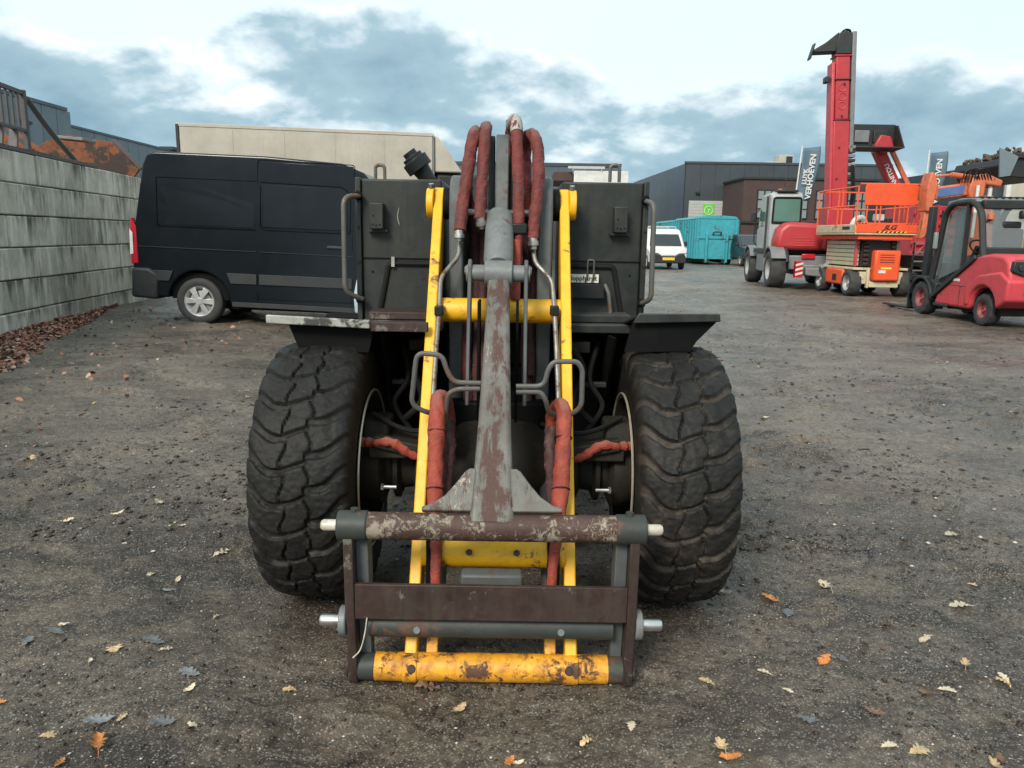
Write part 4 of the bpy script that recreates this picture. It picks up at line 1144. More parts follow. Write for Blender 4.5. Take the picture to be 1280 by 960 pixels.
def wheel(parent, c, r, w_, rim_r, side, rim_mat='rim_grey', tyre='tyre_plain', lugs=0, spokes=0, axis='x', yaw=0.0):
    """wheel (disc + rim) with its tyre as a child; side = +1/-1: which way the outer face looks along x"""
    m = MB()
    d = side * w_ * .5
    m.lathe([(d * .55, 0), (d * .75, rim_r * .22), (d * .55, rim_r * .30), (d * .40, rim_r * .75), (d * .85, rim_r * .9), (d * .95, rim_r), (d * .8, rim_r * 1.01), (-d * .8, rim_r)], (0, 0, 0), 26)
    wh = m.build('wheel', rim_mat, parent, smooth=40)
    wh.location = c
    t = MB(); h = w_ / 2
    P_ = [(-h * .86, rim_r * .985), (-h, rim_r * 1.10), (-h * 1.02, (rim_r + r) / 2), (-h * .95, r * .94), (-h * .80, r * .985), (0, r), (h * .80, r * .985), (h * .95, r * .94), (h * 1.02, (rim_r + r) / 2), (h, rim_r * 1.10), (h * .86, rim_r * .985)]
    n = max(36, lugs * 4)
    vs, fs = [], []
    for k in range(n):
        a = 2 * math.pi * k / n
        for i, (x, rr_) in enumerate(P_):
            g = 0.0
            if lugs and 2 < i < 8:
                ph = (k + (2 if i > 5 else 0)) % 4
                g = r * .045 if ph in (0, 1) and i != 5 else 0
            vs.append((x, (rr_ - g) * math.cos(a), (rr_ - g) * math.sin(a)))
    q_ = len(P_)
    for k in range(n):
        l = (k + 1) % n
        for i in range(q_ - 1): fs.append((k * q_ + i, k * q_ + i + 1, l * q_ + i + 1, l * q_ + i))
    t.add(vs, fs); t.build('tyre', tyre, wh, smooth=40)
    if spokes:
        for k in range(spokes):
            a = 2 * math.pi * k / spokes
            s_ = MB(); ca, sa = math.cos(a), math.sin(a); pc, ps_ = -sa, ca
            pts = [(.20, .12), (.20, -.12), (.93, -.21), (.93, .21)]
            vs = [(d * .98 if i < 2 else d * .90, rim_r * (q0 * ca + q1 * pc), rim_r * (q0 * sa + q1 * ps_)) for i, (q0, q1) in enumerate(pts)]
            vs += [(x - side * .02, y, z) for x, y, z in vs]
            s_.add(vs, [(0, 1, 2, 3), (7, 6, 5, 4), (0, 4, 5, 1), (1, 5, 6, 2), (2, 6, 7, 3), (3, 7, 4, 0)])
            s_.build('spoke', 'silver', wh, bevel=.004)
        s_ = MB(); s_.cyl((d * .8, 0, 0), (d * 1.02, 0, 0), rim_r * .24, n=20); s_.build('hub_cap', 'silver', wh, bevel=.006)
    wh.rotation_euler = (0, 0, yaw)
    return wh
def rect(m, a, b, c, d): m.add([a, b, c, d], [(0, 1, 2, 3)])

# ------------------------------------------------------------------ the parked van: nose to the right, its flank toward the camera
VX, VY = -4.69, 11.42                                  # rear wheel's ground point
van = thing('panel_van', 'dark navy panel van parked side-on beside the block wall', 'van', (VX, VY, 0))
van.rotation_euler = (0, R_(1.65), 0)
def side_y(z): return .02 + max(0, z - .95) * .075       # flank leans in toward the roof
def vbody(m, poly, W=1.96):
    b = len(m.v); m.prism(poly, 'y', 0.0, W)
    n = len(poly)
    for i in range(n):
        z = poly[i][1]
        m.v[b + i].y += side_y(z); m.v[b + n + i].y -= side_y(z)
RW, FW_ = 0.0, 3.15
arch_r = [(RW + .45 * math.cos(R_(a)), .335 + .45 * math.sin(R_(a))) for a in range(172, 7, -11)]
arch_f = [(FW_ + .45 * math.cos(R_(a)), .335 + .45 * math.sin(R_(a))) for a in range(172, 7, -11)]
poly = [(-.93, .40)] + [(-.46, .37)] + arch_r + [(.47, .30), (2.68, .30)] + arch_f + [(3.62, .30), (3.93, .32), (3.98, .60), (3.93, .98), (3.72, 1.12), (3.12, 1.32), (2.62, 2.10), (2.42, 2.30), (2.1, 2.42), (1.0, 2.475), (-.62, 2.475), (-.74, 2.43), (-.80, 2.28), (-.93, 1.35), (-.955, .85)]
m = MB(); vbody(m, poly); vb = m.build('body', 'van_paint', van, bevel=.065, seg=4, smooth=40)
def flank(name, mat, pts, t=.012, parent=vb, bevel=.004):
    """a raised or inlaid panel lying on the flank"""
    m = MB(); n = len(pts)
    vs = [(x, side_y(z) - t, z) for x, z in pts] + [(x, side_y(z) + .03, z) for x, z in pts]
    m.add(vs, [tuple(range(n)), tuple(range(2 * n - 1, n - 1, -1))] + [(i, (i + 1) % n, n + (i + 1) % n, n + i) for i in range(n)])
    return m.build(name, mat, parent, bevel=bevel)
def seam(pts, r=.0055, mat='seam_black', name='seam'):
    m = MB(); m.tube([(x, side_y(z) - .0005, z) for x, z in round_path2(pts)], r, 6); return m.build(name, mat, vb)
def round_path2(pts, r=.05):
    return [(p.x, p.y) for p in (round_path([(a, b, 0) for a, b in pts], r))]
flank('rear_panel', 'van_paint', [(-.60, 1.44), (.83, 1.44), (.83, 2.10), (-.58, 2.10)], -.004)
seam([(-.60, 2.11), (.86, 2.11)], .006); seam([(-.58, 1.415), (.86, 1.415)], .006); seam([(-.60, 2.11), (-.585, 1.415)], .006)
flank('sliding_door', 'van_paint', [(.90, .40), (2.28, .40), (2.28, 1.6), (2.27, 2.38), (.90, 2.40)], .006, bevel=.01)
seam([(.88, .38), (.88, 2.42), (2.29, 2.40), (2.30, .38)], .007)
seam([(.92, 2.10), (2.12, 2.08), (2.24, 1.98), (2.24, 1.42), (.99, 1.42), (.92, 1.46), (.92, 2.05)], .007)
flank('door_window_panel', 'van_paint', [(.96, 1.46), (2.20, 1.46), (2.20, 1.98), (2.12, 2.05), (.96, 2.07)], .010)
h = flank('door_handle', 'van_plastic', [(1.90, 1.20), (2.14, 1.20), (2.12, 1.235), (1.92, 1.235)], .03)
seam([(-.88, 1.11), (.86, 1.10)], .005, 'van_plastic'); seam([(.92, 1.10), (2.28, 1.09)], .005, 'van_plastic')
flank('rub_strip', 'van_plastic', [(.49, .62), (.87, .62), (.87, .77), (.43, .77)], .022)
flank('rub_strip', 'van_plastic', [(.91, .62), (2.28, .62), (2.28, .77), (.91, .77)], .024)
flank('rub_strip', 'van_plastic', [(-.72, .62), (-.42, .62), (-.36, .77), (-.72, .77)], .022)
flank('sill', 'van_plastic', [(.50, .28), (2.66, .26), (2.66, .33), (.50, .35)], .012)
m = MB(); m.prism([(-.985, .36), (-.60, .34), (-.58, .72), (-.72, .80), (-.965, .80)], 'y', -.012, 1.98); m.build('rear_bumper', 'van_plastic', van, bevel=.04, seg=3)
m = MB(); m.add([(-.972, .01, .85), (-.965, .02, 1.52), (-.90, .045, 1.40), (-.865, .006, .86), (-.972, .16, .85), (-.958, .16, 1.52), (-.90, .10, 1.40), (-.865, .10, .86)], [(0, 1, 2, 3), (4, 5, 1, 0), (7, 6, 5, 4), (3, 2, 6, 7), (1, 5, 6, 2), (4, 0, 3, 7)])
tl = m.build('tail_lamp', 'lamp_red', van, bevel=.01)
m = MB(); m.add([(-.978, .004, .98), (-.973, .006, 1.36), (-.935, .012, 1.30), (-.93, .004, 1.0)], [(0, 1, 2, 3)]); m.add([(-.978, .10, .98), (-.973, .10, 1.36)], []); m.f.append((0, 4, 5, 1)); m.build('lamp_lens', 'lamp_white', tl)
m = MB(); m.prism([(3.22, 1.36), (2.70, 2.14), (2.72, 2.16), (3.26, 1.38)], 'y', .14, 1.82); m.build('windscreen', 'window_dark', van)
flank('side_window', 'window_dark', [(2.38, 1.36), (3.06, 1.34), (2.62, 2.0), (2.38, 2.05)], .004)
m = MB(); m.prism([(3.70, .40), (4.02, .42), (4.02, .72), (3.72, .78)], 'y', -.005, 1.965); m.build('front_bumper', 'van_plastic', van, bevel=.05, seg=3)
m = MB(); m.box((-.4, .25, .22), (3.5, 1.7, .36)); m.box((RW - .4, .20, .30), (RW + .4, .9, .70)); m.box((FW_ - .4, .20, .30), (FW_ + .4, .9, .70)); m.build('underbody', 'chassis_black', van)
m = MB(); m.box((-.42, .10, .36), (.42, .5, .75)); m.build('wheel_well', 'chassis_black', van)
for wx in (RW, FW_):
    for wy in (.145, 1.82):
        wheel(van, (wx, wy, .335), .345, .215, .225, -1 if wy < 1 else 1, 'machine_dark' if wy > 1 else 'rim_grey', 'tyre_plain', 0, 6 if wy < 1 else 0).rotation_euler = (0, 0, R_(90))
# ------------------------------------------------------------------ box truck behind the van
truck = thing('box_truck', 'cream box truck with rounded nose standing behind the navy van', 'truck', (-7.2, 17.1, 0), math.atan2(1.1, 5.35))
m = MB(); m.box((0, 0, .95), (5.42, 2.45, 3.60)); tb = m.build('cargo_box', 'truck_cream', truck, bevel=.02)
m = MB(); m.prism([(5.46, 2.78), (5.46, 3.585), (5.54, 3.57), (5.68, 3.42), (5.95, 3.02), (6.12, 2.78)], 'y', .03, 2.42); m.build('roof_fairing', 'truck_cream', truck, bevel=.04, seg=3)
m = MB(); m.box((5.42, -.012, .95), (5.455, 2.46, 3.58)); m.build('corner_trim', 'machine_grey', tb)
m = MB(); m.box((-.03, -.012, 3.56), (5.45, .05, 3.63)); m.build('top_rail', 'truck_cream', tb, bevel=.006)
m = MB(); m.box((-.06, -.02, .95), (-.002, .06, 3.60)); m.build('rear_frame_post', 'machine_dark', tb)
for k in range(1, 5):
    m = MB(); m.box((k * 1.08, -.006, .97), (k * 1.08 + .012, .0, 3.55)); m.build('panel_joint', 'truck_cream', tb)
m = MB(); m.prism([(5.5, .55), (7.2, .55), (7.28, 1.2), (7.0, 2.1), (6.7, 2.75), (5.5, 2.78)], 'y', .12, 2.33); tcab = m.build('cab', 'machine_dark', truck, bevel=.08, seg=3)
m = MB(); m.add([(5.85, .105, 1.75), (6.95, .105, 1.75), (6.62, .105, 2.55), (5.85, .105, 2.6)], [(0, 1, 2, 3)]); m.build('side_window', 'window_dark', tcab)
m = MB(); m.add([(7.13, .25, 1.72), (7.13, 2.2, 1.72), (6.80, 2.2, 2.62), (6.80, .25, 2.62)], [(0, 1, 2, 3)]); m.build('windscreen', 'window_dark', tcab)
m = MB(); m.box((5.75, .095, 1.0), (6.95, .115, 1.68)); m.build('door', 'machine_grey', tcab, bevel=.01)
m = MB(); m.box((7.2, .15, .45), (7.38, 2.3, .85)); m.build('bumper', 'machine_grey', tcab, bevel=.04)
for y in (.3, 1.95):
    m = MB(); m.box((7.25, y, .9), (7.31, y + .25, 1.1)); m.build('headlight', 'lamp_white', tcab, bevel=.02)
m = MB(); m.box((.1, .4, .6), (5.6, 2.0, .93)); m.build('chassis', 'chassis_black', truck)
for wx in (1.1, 6.3):
    for wy in (.2, 2.2): wheel(truck, (wx, wy, .46), .46, .26, .28, -1 if wy < 1 else 1).rotation_euler = (0, 0, R_(90))

# ------------------------------------------------------------------ on and behind the block wall
rail = thing('steel_barrier', 'dark steel barrier with upright bars standing on the block wall', 'barrier', (-6.72, 9.0, WALL_TOP))
m = MB((-6.72, 9.0, WALL_TOP))
dirw = Vector((wd.x, wd.y, 0))
bp = lambda t, z, off=0: Vector((-6.70, 9.0, 0)) + dirw * t + Vector((-off * wd.y, off * wd.x, 0)) * 1 + Vector((0, 0, z))
m = MB((-6.72, 9.0, WALL_TOP)); m.bar(bp(-1.6, 3.26), bp(2.56, 3.26), .05, .06); rb = m.build('top_rail', 'fence_steel', rail, bevel=.005)
m = MB((-6.72, 9.0, WALL_TOP)); m.bar(bp(-1.6, 2.74), bp(2.56, 2.74), .05, .05); m.build('mid_rail', 'fence_steel', rail, bevel=.005)
m = MB((-6.72, 9.0, WALL_TOP)); m.bar(bp(2.56, WALL_TOP), bp(2.56, 3.30), .07, .07, (0, 1, 0)); m.build('end_post', 'fence_steel', rail, bevel=.005)
for k in range(26):
    m = MB((-6.72, 9.0, WALL_TOP)); m.bar(bp(-1.5 + k * .155, 2.75), bp(-1.5 + k * .155, 3.24), .028, .028, (0, 1, 0)); m.build('upright_bar', 'fence_steel', rail)
for t in (-1.2, .25, .95, 1.7, 2.1):
    m = MB((-6.72, 9.0, WALL_TOP)); m.bar(bp(t, WALL_TOP), bp(t + .1, 2.72), .12, .03, (0, 1, 0)); m.build('leg', 'fence_steel', rail)
gr = thing('steel_grating', 'narrow dark steel grating strip lying along the wall top', 'grating', (-6.6, 9.0, WALL_TOP))
gp = lambda t, z, off: Vector((-6.42, 9.0, z)) + dirw * t + Vector((-wd.y, wd.x, 0)) * off
m = MB((-6.6, 9.0, WALL_TOP)); m.bar(gp(-2, WALL_TOP + .02, .1), gp(4.6, WALL_TOP + .02, .1), .10, .035); m.build('plank', 'fence_steel', gr)
for k in range(66):
    m = MB((-6.6, 9.0, WALL_TOP)); a = gp(-1.95 + k * .1, WALL_TOP + .038, .1); m.box(a - Vector((.05, .02, 0)), a + Vector((.05, .02, .02))); m.build('tooth', 'fence_steel', gr)
skip = thing('rusty_skip', 'rusty orange steel skip tipped behind the block wall', 'skip', (-10.3, 15.6, 0))
so = (-10.3, 15.6, 0)
m = MB(so); m.prism([(-10.17, 3.37), (-8.99, 2.68), (-8.62, 2.53), (-9.30, 1.66), (-10.66, 1.66), (-11.16, 2.90)], 'y', 15.25, 15.33); sk = m.build('side_wall', 'rust_orange', skip, bevel=.01)
m = MB(so); m.prism([(-9.98, 3.42), (-8.93, 3.27), (-8.33, 2.71), (-9.18, 1.66), (-10.66, 1.66), (-11.16, 2.90)], 'y', 17.61, 17.68); m.build('side_wall', 'rust_orange', skip, bevel=.01)
m = MB(so); m.prism([(-10.66, 1.66), (-9.30, 1.66), (-9.30, 1.73), (-10.66, 1.73)], 'y', 15.33, 17.61); m.prism([(-11.16, 2.90), (-10.66, 1.73), (-10.60, 1.73), (-11.09, 2.92)], 'y', 15.33, 17.61); m.build('floor_plate', 'rust_orange', skip)
m = MB(so); m.prism([(-9.32, 1.66), (-8.62, 2.55), (-8.68, 2.60), (-9.39, 1.73)], 'y', 15.33, 17.61); m.build('tail_plate', 'rust_orange', skip)
m = MB(so); m.bar((-9.86, 15.29, 3.37), (-8.87, 15.29, 2.65), .09, .07); m.build('rim_bar', 'rust_orange', skip, bevel=.01)
m = MB(so); m.bar((-8.87, 17.61, 3.30), (-8.28, 17.61, 2.70), .1, .08); m.build('rim_bar', 'fence_steel', skip, bevel=.01)
m = MB(so); m.bar((-9.36, 16.37, 3.20), (-8.74, 16.37, 3.15), .5, .06); m.build('lid_strip', 'machine_grey', skip, bevel=.01)
for x in (-10.5, -9.5):
    m = MB(so); m.box((x - .08, 15.6, 0), (x + .08, 17.3, 1.66)); m.build('support', 'fence_steel', skip)
for (a, b, lab) in (((-7.06, 11.62, 3.20), (-7.30, 13.3, 2.40), 'thick dark steel bar leaning from the barrier down to the wall top'), ((-7.45, 12.9, 2.86), (-7.40, 13.6, 2.40), 'thin dark steel bar lying against the rusty skip above the wall')):
    m = MB(a); m.tube(smooth_path([a, Vector(a).lerp(Vector(b), .4) - Vector((0, 0, .04)), b]), .042 if a[2] > 3 else .025, 8); o = m.build('steel_bar', 'fence_steel', None); o.location = a; o['label'] = lab; o['category'] = 'bar'; o['group'] = 'loose bars above the block wall'

# ------------------------------------------------------------------ halls behind the yard
def hall(name, label, org): return thing(name, label, 'building', org)
h1 = hall('warehouse', 'grey blue clad hall far behind the block wall, upper left', (-28.6, 40, 0))
o_ = (-28.6, 40, 0)
m = MB(o_); m.box((-45, 20, 0), (-28.6, 51, 8.75)); hw = m.build('wall', 'clad_blue', h1)
m = MB(o_); m.box((-45, 19.9, 8.752), (-28.5, 51.1, 8.95)); m.build('eaves_trim', 'clad_side', h1)
for k in range(20):
    m = MB(o_); y = 20.5 + k * 1.55; m.box((-28.6, y, .1), (-28.56, y + 1.5, 8.74)); m.build('cladding_panel', 'clad_blue', hw)
m = MB(o_); m.box((-28.555, 46.0, 7.4), (-28.45, 47.2, 7.55)); m.build('vent', 'machine_dark', h1)
h1b = hall('warehouse', 'lower grey blue hall joined beyond the taller one, upper left', (-28.7, 60, 0))
o_ = (-28.7, 60, 0)
m = MB(o_); m.box((-45, 51.15, 0), (-28.7, 78, 7.85)); hw = m.build('wall', 'clad_blue', h1b)
m = MB(o_); m.box((-45, 51.15, 7.852), (-28.6, 78.1, 8.0)); m.build('eaves_trim', 'clad_side', h1b)
for k in range(17):
    m = MB(o_); y = 51.3 + k * 1.55; m.box((-28.7, y, .1), (-28.66, y + 1.5, 7.84)); m.build('cladding_panel', 'clad_blue', hw)
m = MB(o_); m.box((-29.5, 66, 8.0), (-28.3, 67.6, 8.25)); m.build('gutter_outlet', 'machine_dark', h1b)
# dark warehouse to the right with its brick front
h2 = hall('warehouse', 'wide dark grey warehouse with green sign on its roller door', (22, 64, 0)); o_ = (22, 64, 0)
m = MB(o_); m.add([(13.7, 64, 0), (30.2, 64, 0), (30.2, 86, 0), (12.9, 86, 0), (13.7, 64, 7.35), (30.2, 64, 7.35), (30.2, 86, 7.35), (12.9, 86, 7.35)], [(0, 1, 5, 4), (1, 2, 6, 5), (2, 3, 7, 6), (4, 5, 6, 7)])
hw = m.build('wall', 'clad_dark', h2)
m = MB(o_); m.add([(13.7, 64, 0), (12.9, 86, 0), (12.9, 86, 7.35), (13.7, 64, 7.35), (13.66, 64, 0), (12.86, 86, 0), (12.86, 86, 7.35), (13.66, 64, 7.35)], [(4, 5, 6, 7)]); m.build('side_wall', 'clad_side', h2)
m = MB(o_); m.box((13.6, 63.9, 7.352), (30.3, 64.1, 7.52)); m.build('roof_trim', 'clad_dark', h2)
for k in range(14):
    m = MB(o_); x = 13.8 + k * 1.17; m.box((x, 63.965, .1), (x + 1.13, 63.995, 7.33)); m.build('cladding_panel', 'clad_dark', hw)
m = MB(o_); m.box((14.1, 63.86, .05), (17.3, 63.95, 4.45)); dr = m.build('roller_door', 'shutter_grey', h2)
for k in range(18):
    m = MB(o_); m.box((14.12, 63.84, .1 + k * .24), (17.28, 63.858, .1 + k * .24 + .2)); m.build('shutter_slat', 'shutter_grey', dr)
m = MB(o_); m.box((15.25, 63.79, 3.1), (16.15, 63.835, 4.2)); sgn = m.build('door_sign', 'sign_green', h2)
m = MB(o_); m.tube([(15.7 + .33 * math.cos(a), 63.78, 3.68 + .33 * math.sin(a)) for a in np.linspace(0, 6.283, 24, endpoint=False)], .035, 6, closed=True); m.build('sign_ring', 'white_paint', sgn)
m = MB(o_); m.tube(smooth_path([(15.7, 63.78, 3.45), (15.7, 63.78, 3.68), (15.62, 63.78, 3.82)]), .03, 6); m.tube([(15.7, 63.78, 3.62), (15.82, 63.78, 3.80)], .03, 6); m.build('sign_leaf', 'white_paint', sgn)
m = MB(o_); m.box((17.4, 63.3, .2), (17.5, 63.9, 4.6)); m.build('downpipe', 'machine_grey', h2)
for a, b, z0, z1, mt in ((24.4, 25.4, 7.35, 7.8, 'clad_pale'), (25.4, 26.6, 7.35, 8.35, 'truck_cream'), (27.9, 28.7, 7.35, 7.8, 'truck_cream'), (31.0, 31.8, 7.35, 7.9, 'truck_cream')):
    if a > 30: continue
    m = MB(o_); m.box((a - 3.6, 66, z0), (b - 3.6, 67.4, z1)); u_ = m.build('roof_unit', mt, h2, bevel=.03)
    m = MB(o_); m.box((a - 3.0, 65.93, z0 + .1), (b - 3.7, 65.99, z1 - .12)); m.build('louvre', 'machine_dark', u_)
h3 = hall('brick_office', 'dark red brick office front against the dark warehouse', (22, 58, 0)); o_ = (22, 58, 0)
m = MB(o_); m.box((16.75, 58, 0), (27.8, 63.6, 5.75)); hw = m.build('wall', 'brick_far', h3)
m = MB(o_); m.box((16.65, 57.9, 5.752), (27.9, 63.6, 5.9)); m.build('coping', 'machine_dark', h3)
def window(parent, o_, x0, x1, y, z0, z1, nx, nz, mat='window_sky'):
    m = MB(o_); m.box((x0, y - .03, z0), (x1, y + .02, z1)); f = m.build('window', mat, parent)
    for i in range(nx + 1):
        x = x0 + (x1 - x0) * i / nx; m = MB(o_); m.box((x - .04, y - .08, z0), (x + .04, y - .031, z1)); m.build('mullion', 'machine_dark', f)
    for i in range(nz + 1):
        z = z0 + (z1 - z0) * i / nz; m = MB(o_); m.box((x0 - .04, y - .075, z - .035), (x1 + .04, y - .032, z + .035)); m.build('transom', 'machine_dark', f)
for x0, x1 in ((17.8, 19.3), (19.9, 21.5), (22.1, 23.7), (24.4, 26.0)):
    window(h3, o_, x0, x1, 58, 3.0, 5.0, 3, 3); window(h3, o_, x0, x1, 58, .8, 2.4, 3, 2, 'window_dark')
m = MB(o_); m.box((16.6, 57.85, 2.6), (27.9, 57.99, 2.75)); m.build('string_course', 'machine_dark', h3)
# hall in the middle and the pale lorry in front of it
h4 = hall('warehouse', 'flat roofed blue grey hall seen over the loader, centre', (4, 66, 0)); o_ = (4, 66, 0)
m = MB(o_); m.box((-9, 66, 0), (8.7, 80, 7.15)); hw = m.build('wall', 'clad_side', h4)
m = MB(o_); m.box((-9.1, 65.9, 7.152), (8.8, 80, 7.42)); m.build('roof_trim', 'clad_dark', h4)
for k in range(14):
    m = MB(o_); x = -8.9 + k * 1.25; m.box((x, 65.96, .1), (x + 1.21, 65.995, 7.14)); m.build('cladding_panel', 'clad_side', hw)
tr2 = thing('lorry_trailer', 'pale grey lorry trailer standing far behind the loader', 'trailer', (4.6, 45, 0)); o_ = (4.6, 45, 0)
m = MB(o_); m.box((3.3, 44.5, 1.0), (6.35, 56, 5.05)); t_ = m.build('cargo_box', 'white_paint', tr2, bevel=.03)
m = MB(o_); m.box((2.2, 44.8, 4.5), (3.25, 50, 5.0)); m.build('side_locker', 'brick_far', tr2, bevel=.02)
m = MB(o_); m.box((2.95, 44.4, 5.15), (5.0, 44.6, 5.28)); m.build('top_bar', 'silver', tr2)
for x in (3.2, 4.8):
    m = MB(o_); m.box((x, 44.45, 5.05), (x + .06, 44.55, 5.16)); m.build('bar_foot', 'silver', tr2)
m = MB(o_); m.box((3.5, 44.6, .6), (6.2, 55.8, .98)); m.build('chassis', 'chassis_black', tr2)
for wx in (3.55, 6.1):
    for wy in (46, 53.5): wheel(tr2, (wx - 4.6, wy - 45, .5), .5, .3, .3, -1 if wx < 5 else 1)
# far right halls
h5 = hall('warehouse', 'pale blue grey hall behind the red telehandler boom, right', (38, 76, 0)); o_ = (38, 76, 0)
m = MB(o_); m.box((30.9, 76, 0), (45, 90, 6.7)); hw = m.build('wall', 'clad_pale', h5)
m = MB(o_); m.box((37.2, 75.8, 0), (39.9, 75.98, 6.6)); m.build('dark_bay', 'clad_dark', h5)
m = MB(o_); m.box((30.8, 75.9, 6.702), (45.1, 90, 6.9)); m.build('roof_trim', 'clad_side', h5)
for x in (40.4, 41.8, 43.0):
    m = MB(o_); m.box((x, 77, 6.9), (x + .9, 78, 7.5)); m.build('roof_unit', 'machine_grey', h5)
h6 = hall('warehouse', 'cream hall with grey corner at the far right edge', (32, 45, 0)); o_ = (32, 45, 0)
m = MB(o_); m.box((28.0, 45, 0), (42, 58, 4.9)); hw = m.build('wall', 'truck_cream', h6)
m = MB(o_); m.box((25.8, 45.4, 0), (27.98, 58, 5.6)); m.build('grey_wing', 'clad_dark', h6)
m = MB(o_); m.box((27.85, 44.9, 0), (28.1, 45.1, 4.9)); m.build('corner_trim', 'white_paint', h6)
window(h6, o_, 29.6, 31.0, 45, 2.2, 4.0, 2, 2, 'window_dark')
# flags
def flag(label, x, y, ztop, lean, words_, length=2.9, wdt=.95):
    f = thing('banner_flag', label, 'flag', (x, y, 0), 0, 'banner flags in front of the halls')
    m = MB(); m.tube([(0, 0, 0), (lean, 0, ztop)], [.06, .035], 10); m.build('pole', 'white_paint', f)
    m = MB()
    def cl(u, v):
        zz = ztop - .15 - v * length + .1 * u; xx = lean * zz / ztop + .07 + u * wdt * (1 - .06 * v) + .05 * math.sin(v * 5)
        return (xx, .12 * math.sin(u * 4 + v * 3) * (.3 + .7 * u), zz)
    m.grid(cl, 8, 14); c_ = m.build('banner', 'flag_blue', f, smooth=80)
    md = c_.modifiers.new('thick', 'SOLIDIFY'); md.thickness = .01
    tilt_ = Vector((lean / ztop, 0, 1)).normalized()
    for txt, dx, sz in words_:
        text('lettering', txt, sz, 'white_paint', c_, axes(tuple(tilt_), (-tilt_.z, 0, tilt_.x), Vector((lean * (ztop - length * .5) / ztop + dx, -.20, ztop - .2 - length * .52))), .004, bold=.012)
    return f
flag('dark blue banner flag behind the telehandler cab', 15.75, 45, 6.65, .38, (('LUYK', .30, .34), ('VERHOEVEN', .62, .44)))
flag('dark blue banner flag above the orange crane arm', 23.2, 45, 6.5, .1, (('VERHOEVEN', .55, .44),))
# ------------------------------------------------------------------ roll-off containers
def container(label, X0, X1, Y0, Y1, H):
    o_ = ((X0 + X1) / 2, Y0, 0)
    c = thing('roll_off_container', label, 'container', o_, 0, 'teal containers by the warehouse')
    m = MB(o_); m.box((X0, Y0, .30), (X1, Y1, H)); b = m.build('body', 'teal_paint', c, bevel=.02)
    m = MB(o_); m.prism([(X0 - .04, H - .04), (X0 + .1, H + .10), ((X0 + X1) / 2, H + .17), (X1 - .1, H + .10), (X1 + .04, H - .04)], 'y', Y0 - .03, Y1 + .03); m.build('lid', 'teal_paint', c, bevel=.02)
    n = int((Y1 - Y0) / .62)
    for k in range(n + 1):
        for sx in (X0, X1):
            m = MB(o_); y = Y0 + .05 + k * (Y1 - Y0 - .2) / n; s_ = -1 if sx == X0 else 1
            m.box((sx + s_ * .001, y, .32), (sx + s_ * .10, y + .12, H - .06)); m.build('rib', 'teal_paint', b)
    for x in (X0 + .0, X1 - .12):
        m = MB(o_); m.box((x, Y0 - .07, .32), (x + .12, Y0 - .001, H - .05)); m.build('end_post', 'teal_paint', b)
    xm = (X0 + X1) / 2
    for x in (xm - .62, xm + .50):
        m = MB(o_); m.prism([(Y0 - .16, .12), (Y0 - .002, .12), (Y0 - .002, 1.75), (Y0 - .16, 1.7)], 'x', x, x + .12); m.build('frame_upright', 'teal_paint', b, bevel=.01)
    m = MB(o_); m.box((X0 + .12, Y0 - .06, 1.42), (X1 - .12, Y0 - .002, 1.52)); m.build('cross_bar', 'teal_paint', b)
    m = MB(o_); m.tube(round_path([(xm - .22, Y0 - .02, 1.62), (xm - .2, Y0 - .20, 1.78), (xm + .2, Y0 - .20, 1.78), (xm + .22, Y0 - .02, 1.62)], .08), .035, 8); m.build('hook_bar', 'machine_dark', c)
    for x in (xm - .5, xm + .35):
        m = MB(o_); m.box((x, Y0 - .05, .10), (x + .15, Y1, .299)); m.build('skid', 'machine_dark', c)
        for y in (Y0 + .3, Y1 - .4):
            m = MB(o_); m.cyl((x - .05, y, .10), (x + .2, y, .10), .10, n=14); m.build('roller', 'machine_dark', c)
    return c
container('nearer teal roll-off container between small white van and dark car', 10.05, 12.28, 43.2, 49.2, 2.52)
container('farther teal roll-off container, behind the nearer one', 10.0, 12.2, 50.0, 56.5, 2.45)

# ------------------------------------------------------------------ cars facing the camera (front at -y)
def front_car(name, label, cat, x, y, W, prof, hoodz, mat, wheel_r, extras):
    o_ = (x, y, 0)
    c = thing(name, label, cat, o_)
    m = MB(); b0 = len(m.v); m.prism(prof, 'x', -W / 2, W / 2)
    n = len(prof)
    for i in range(2 * n):
        z = m.v[i].z; k = 1 - max(0, z - hoodz) * .16 - (0.06 if m.v[i].y < .25 else 0)
        m.v[i].x *= k
    b = m.build('body', mat, c, bevel=.07, seg=3, smooth=45)
    return c, b
prof = [(.0, .28), (.0, .62), (.10, .82), (.75, 1.02), (1.25, 1.62), (1.55, 1.80), (2.3, 1.84), (4.2, 1.84), (4.32, 1.7), (4.38, .9), (4.38, .32)]
cv, b = front_car('delivery_van', 'small white delivery van facing the camera with yellow number plate', 'van', 6.98, 35.2, 1.76, prof, 1.0, 'white_paint', .31, 0)
m = MB(); m.add([(-.74, .74, 1.06), (.74, .74, 1.06), (.65, 1.20, 1.58), (-.65, 1.20, 1.58)], [(0, 1, 2, 3)]); m.build('windscreen', 'window_dark', cv)
m = MB(); m.prism([(-.80, .28), (.80, .28), (.82, .50), (.70, .74), (.30, .66), (-.30, .66), (-.70, .74), (-.82, .50)], 'y', -.05, .10); bp_ = m.build('bumper', 'machine_dark', cv, bevel=.05, seg=3)
m = MB(); m.box((-.27, -.075, .42), (.27, -.055, .54)); m.build('number_plate', 'number_yellow', cv, bevel=.003)
m = MB(); m.box((-.35, -.06, .60), (.35, -.02, .66)); m.build('grille', 'silver', cv, bevel=.008)
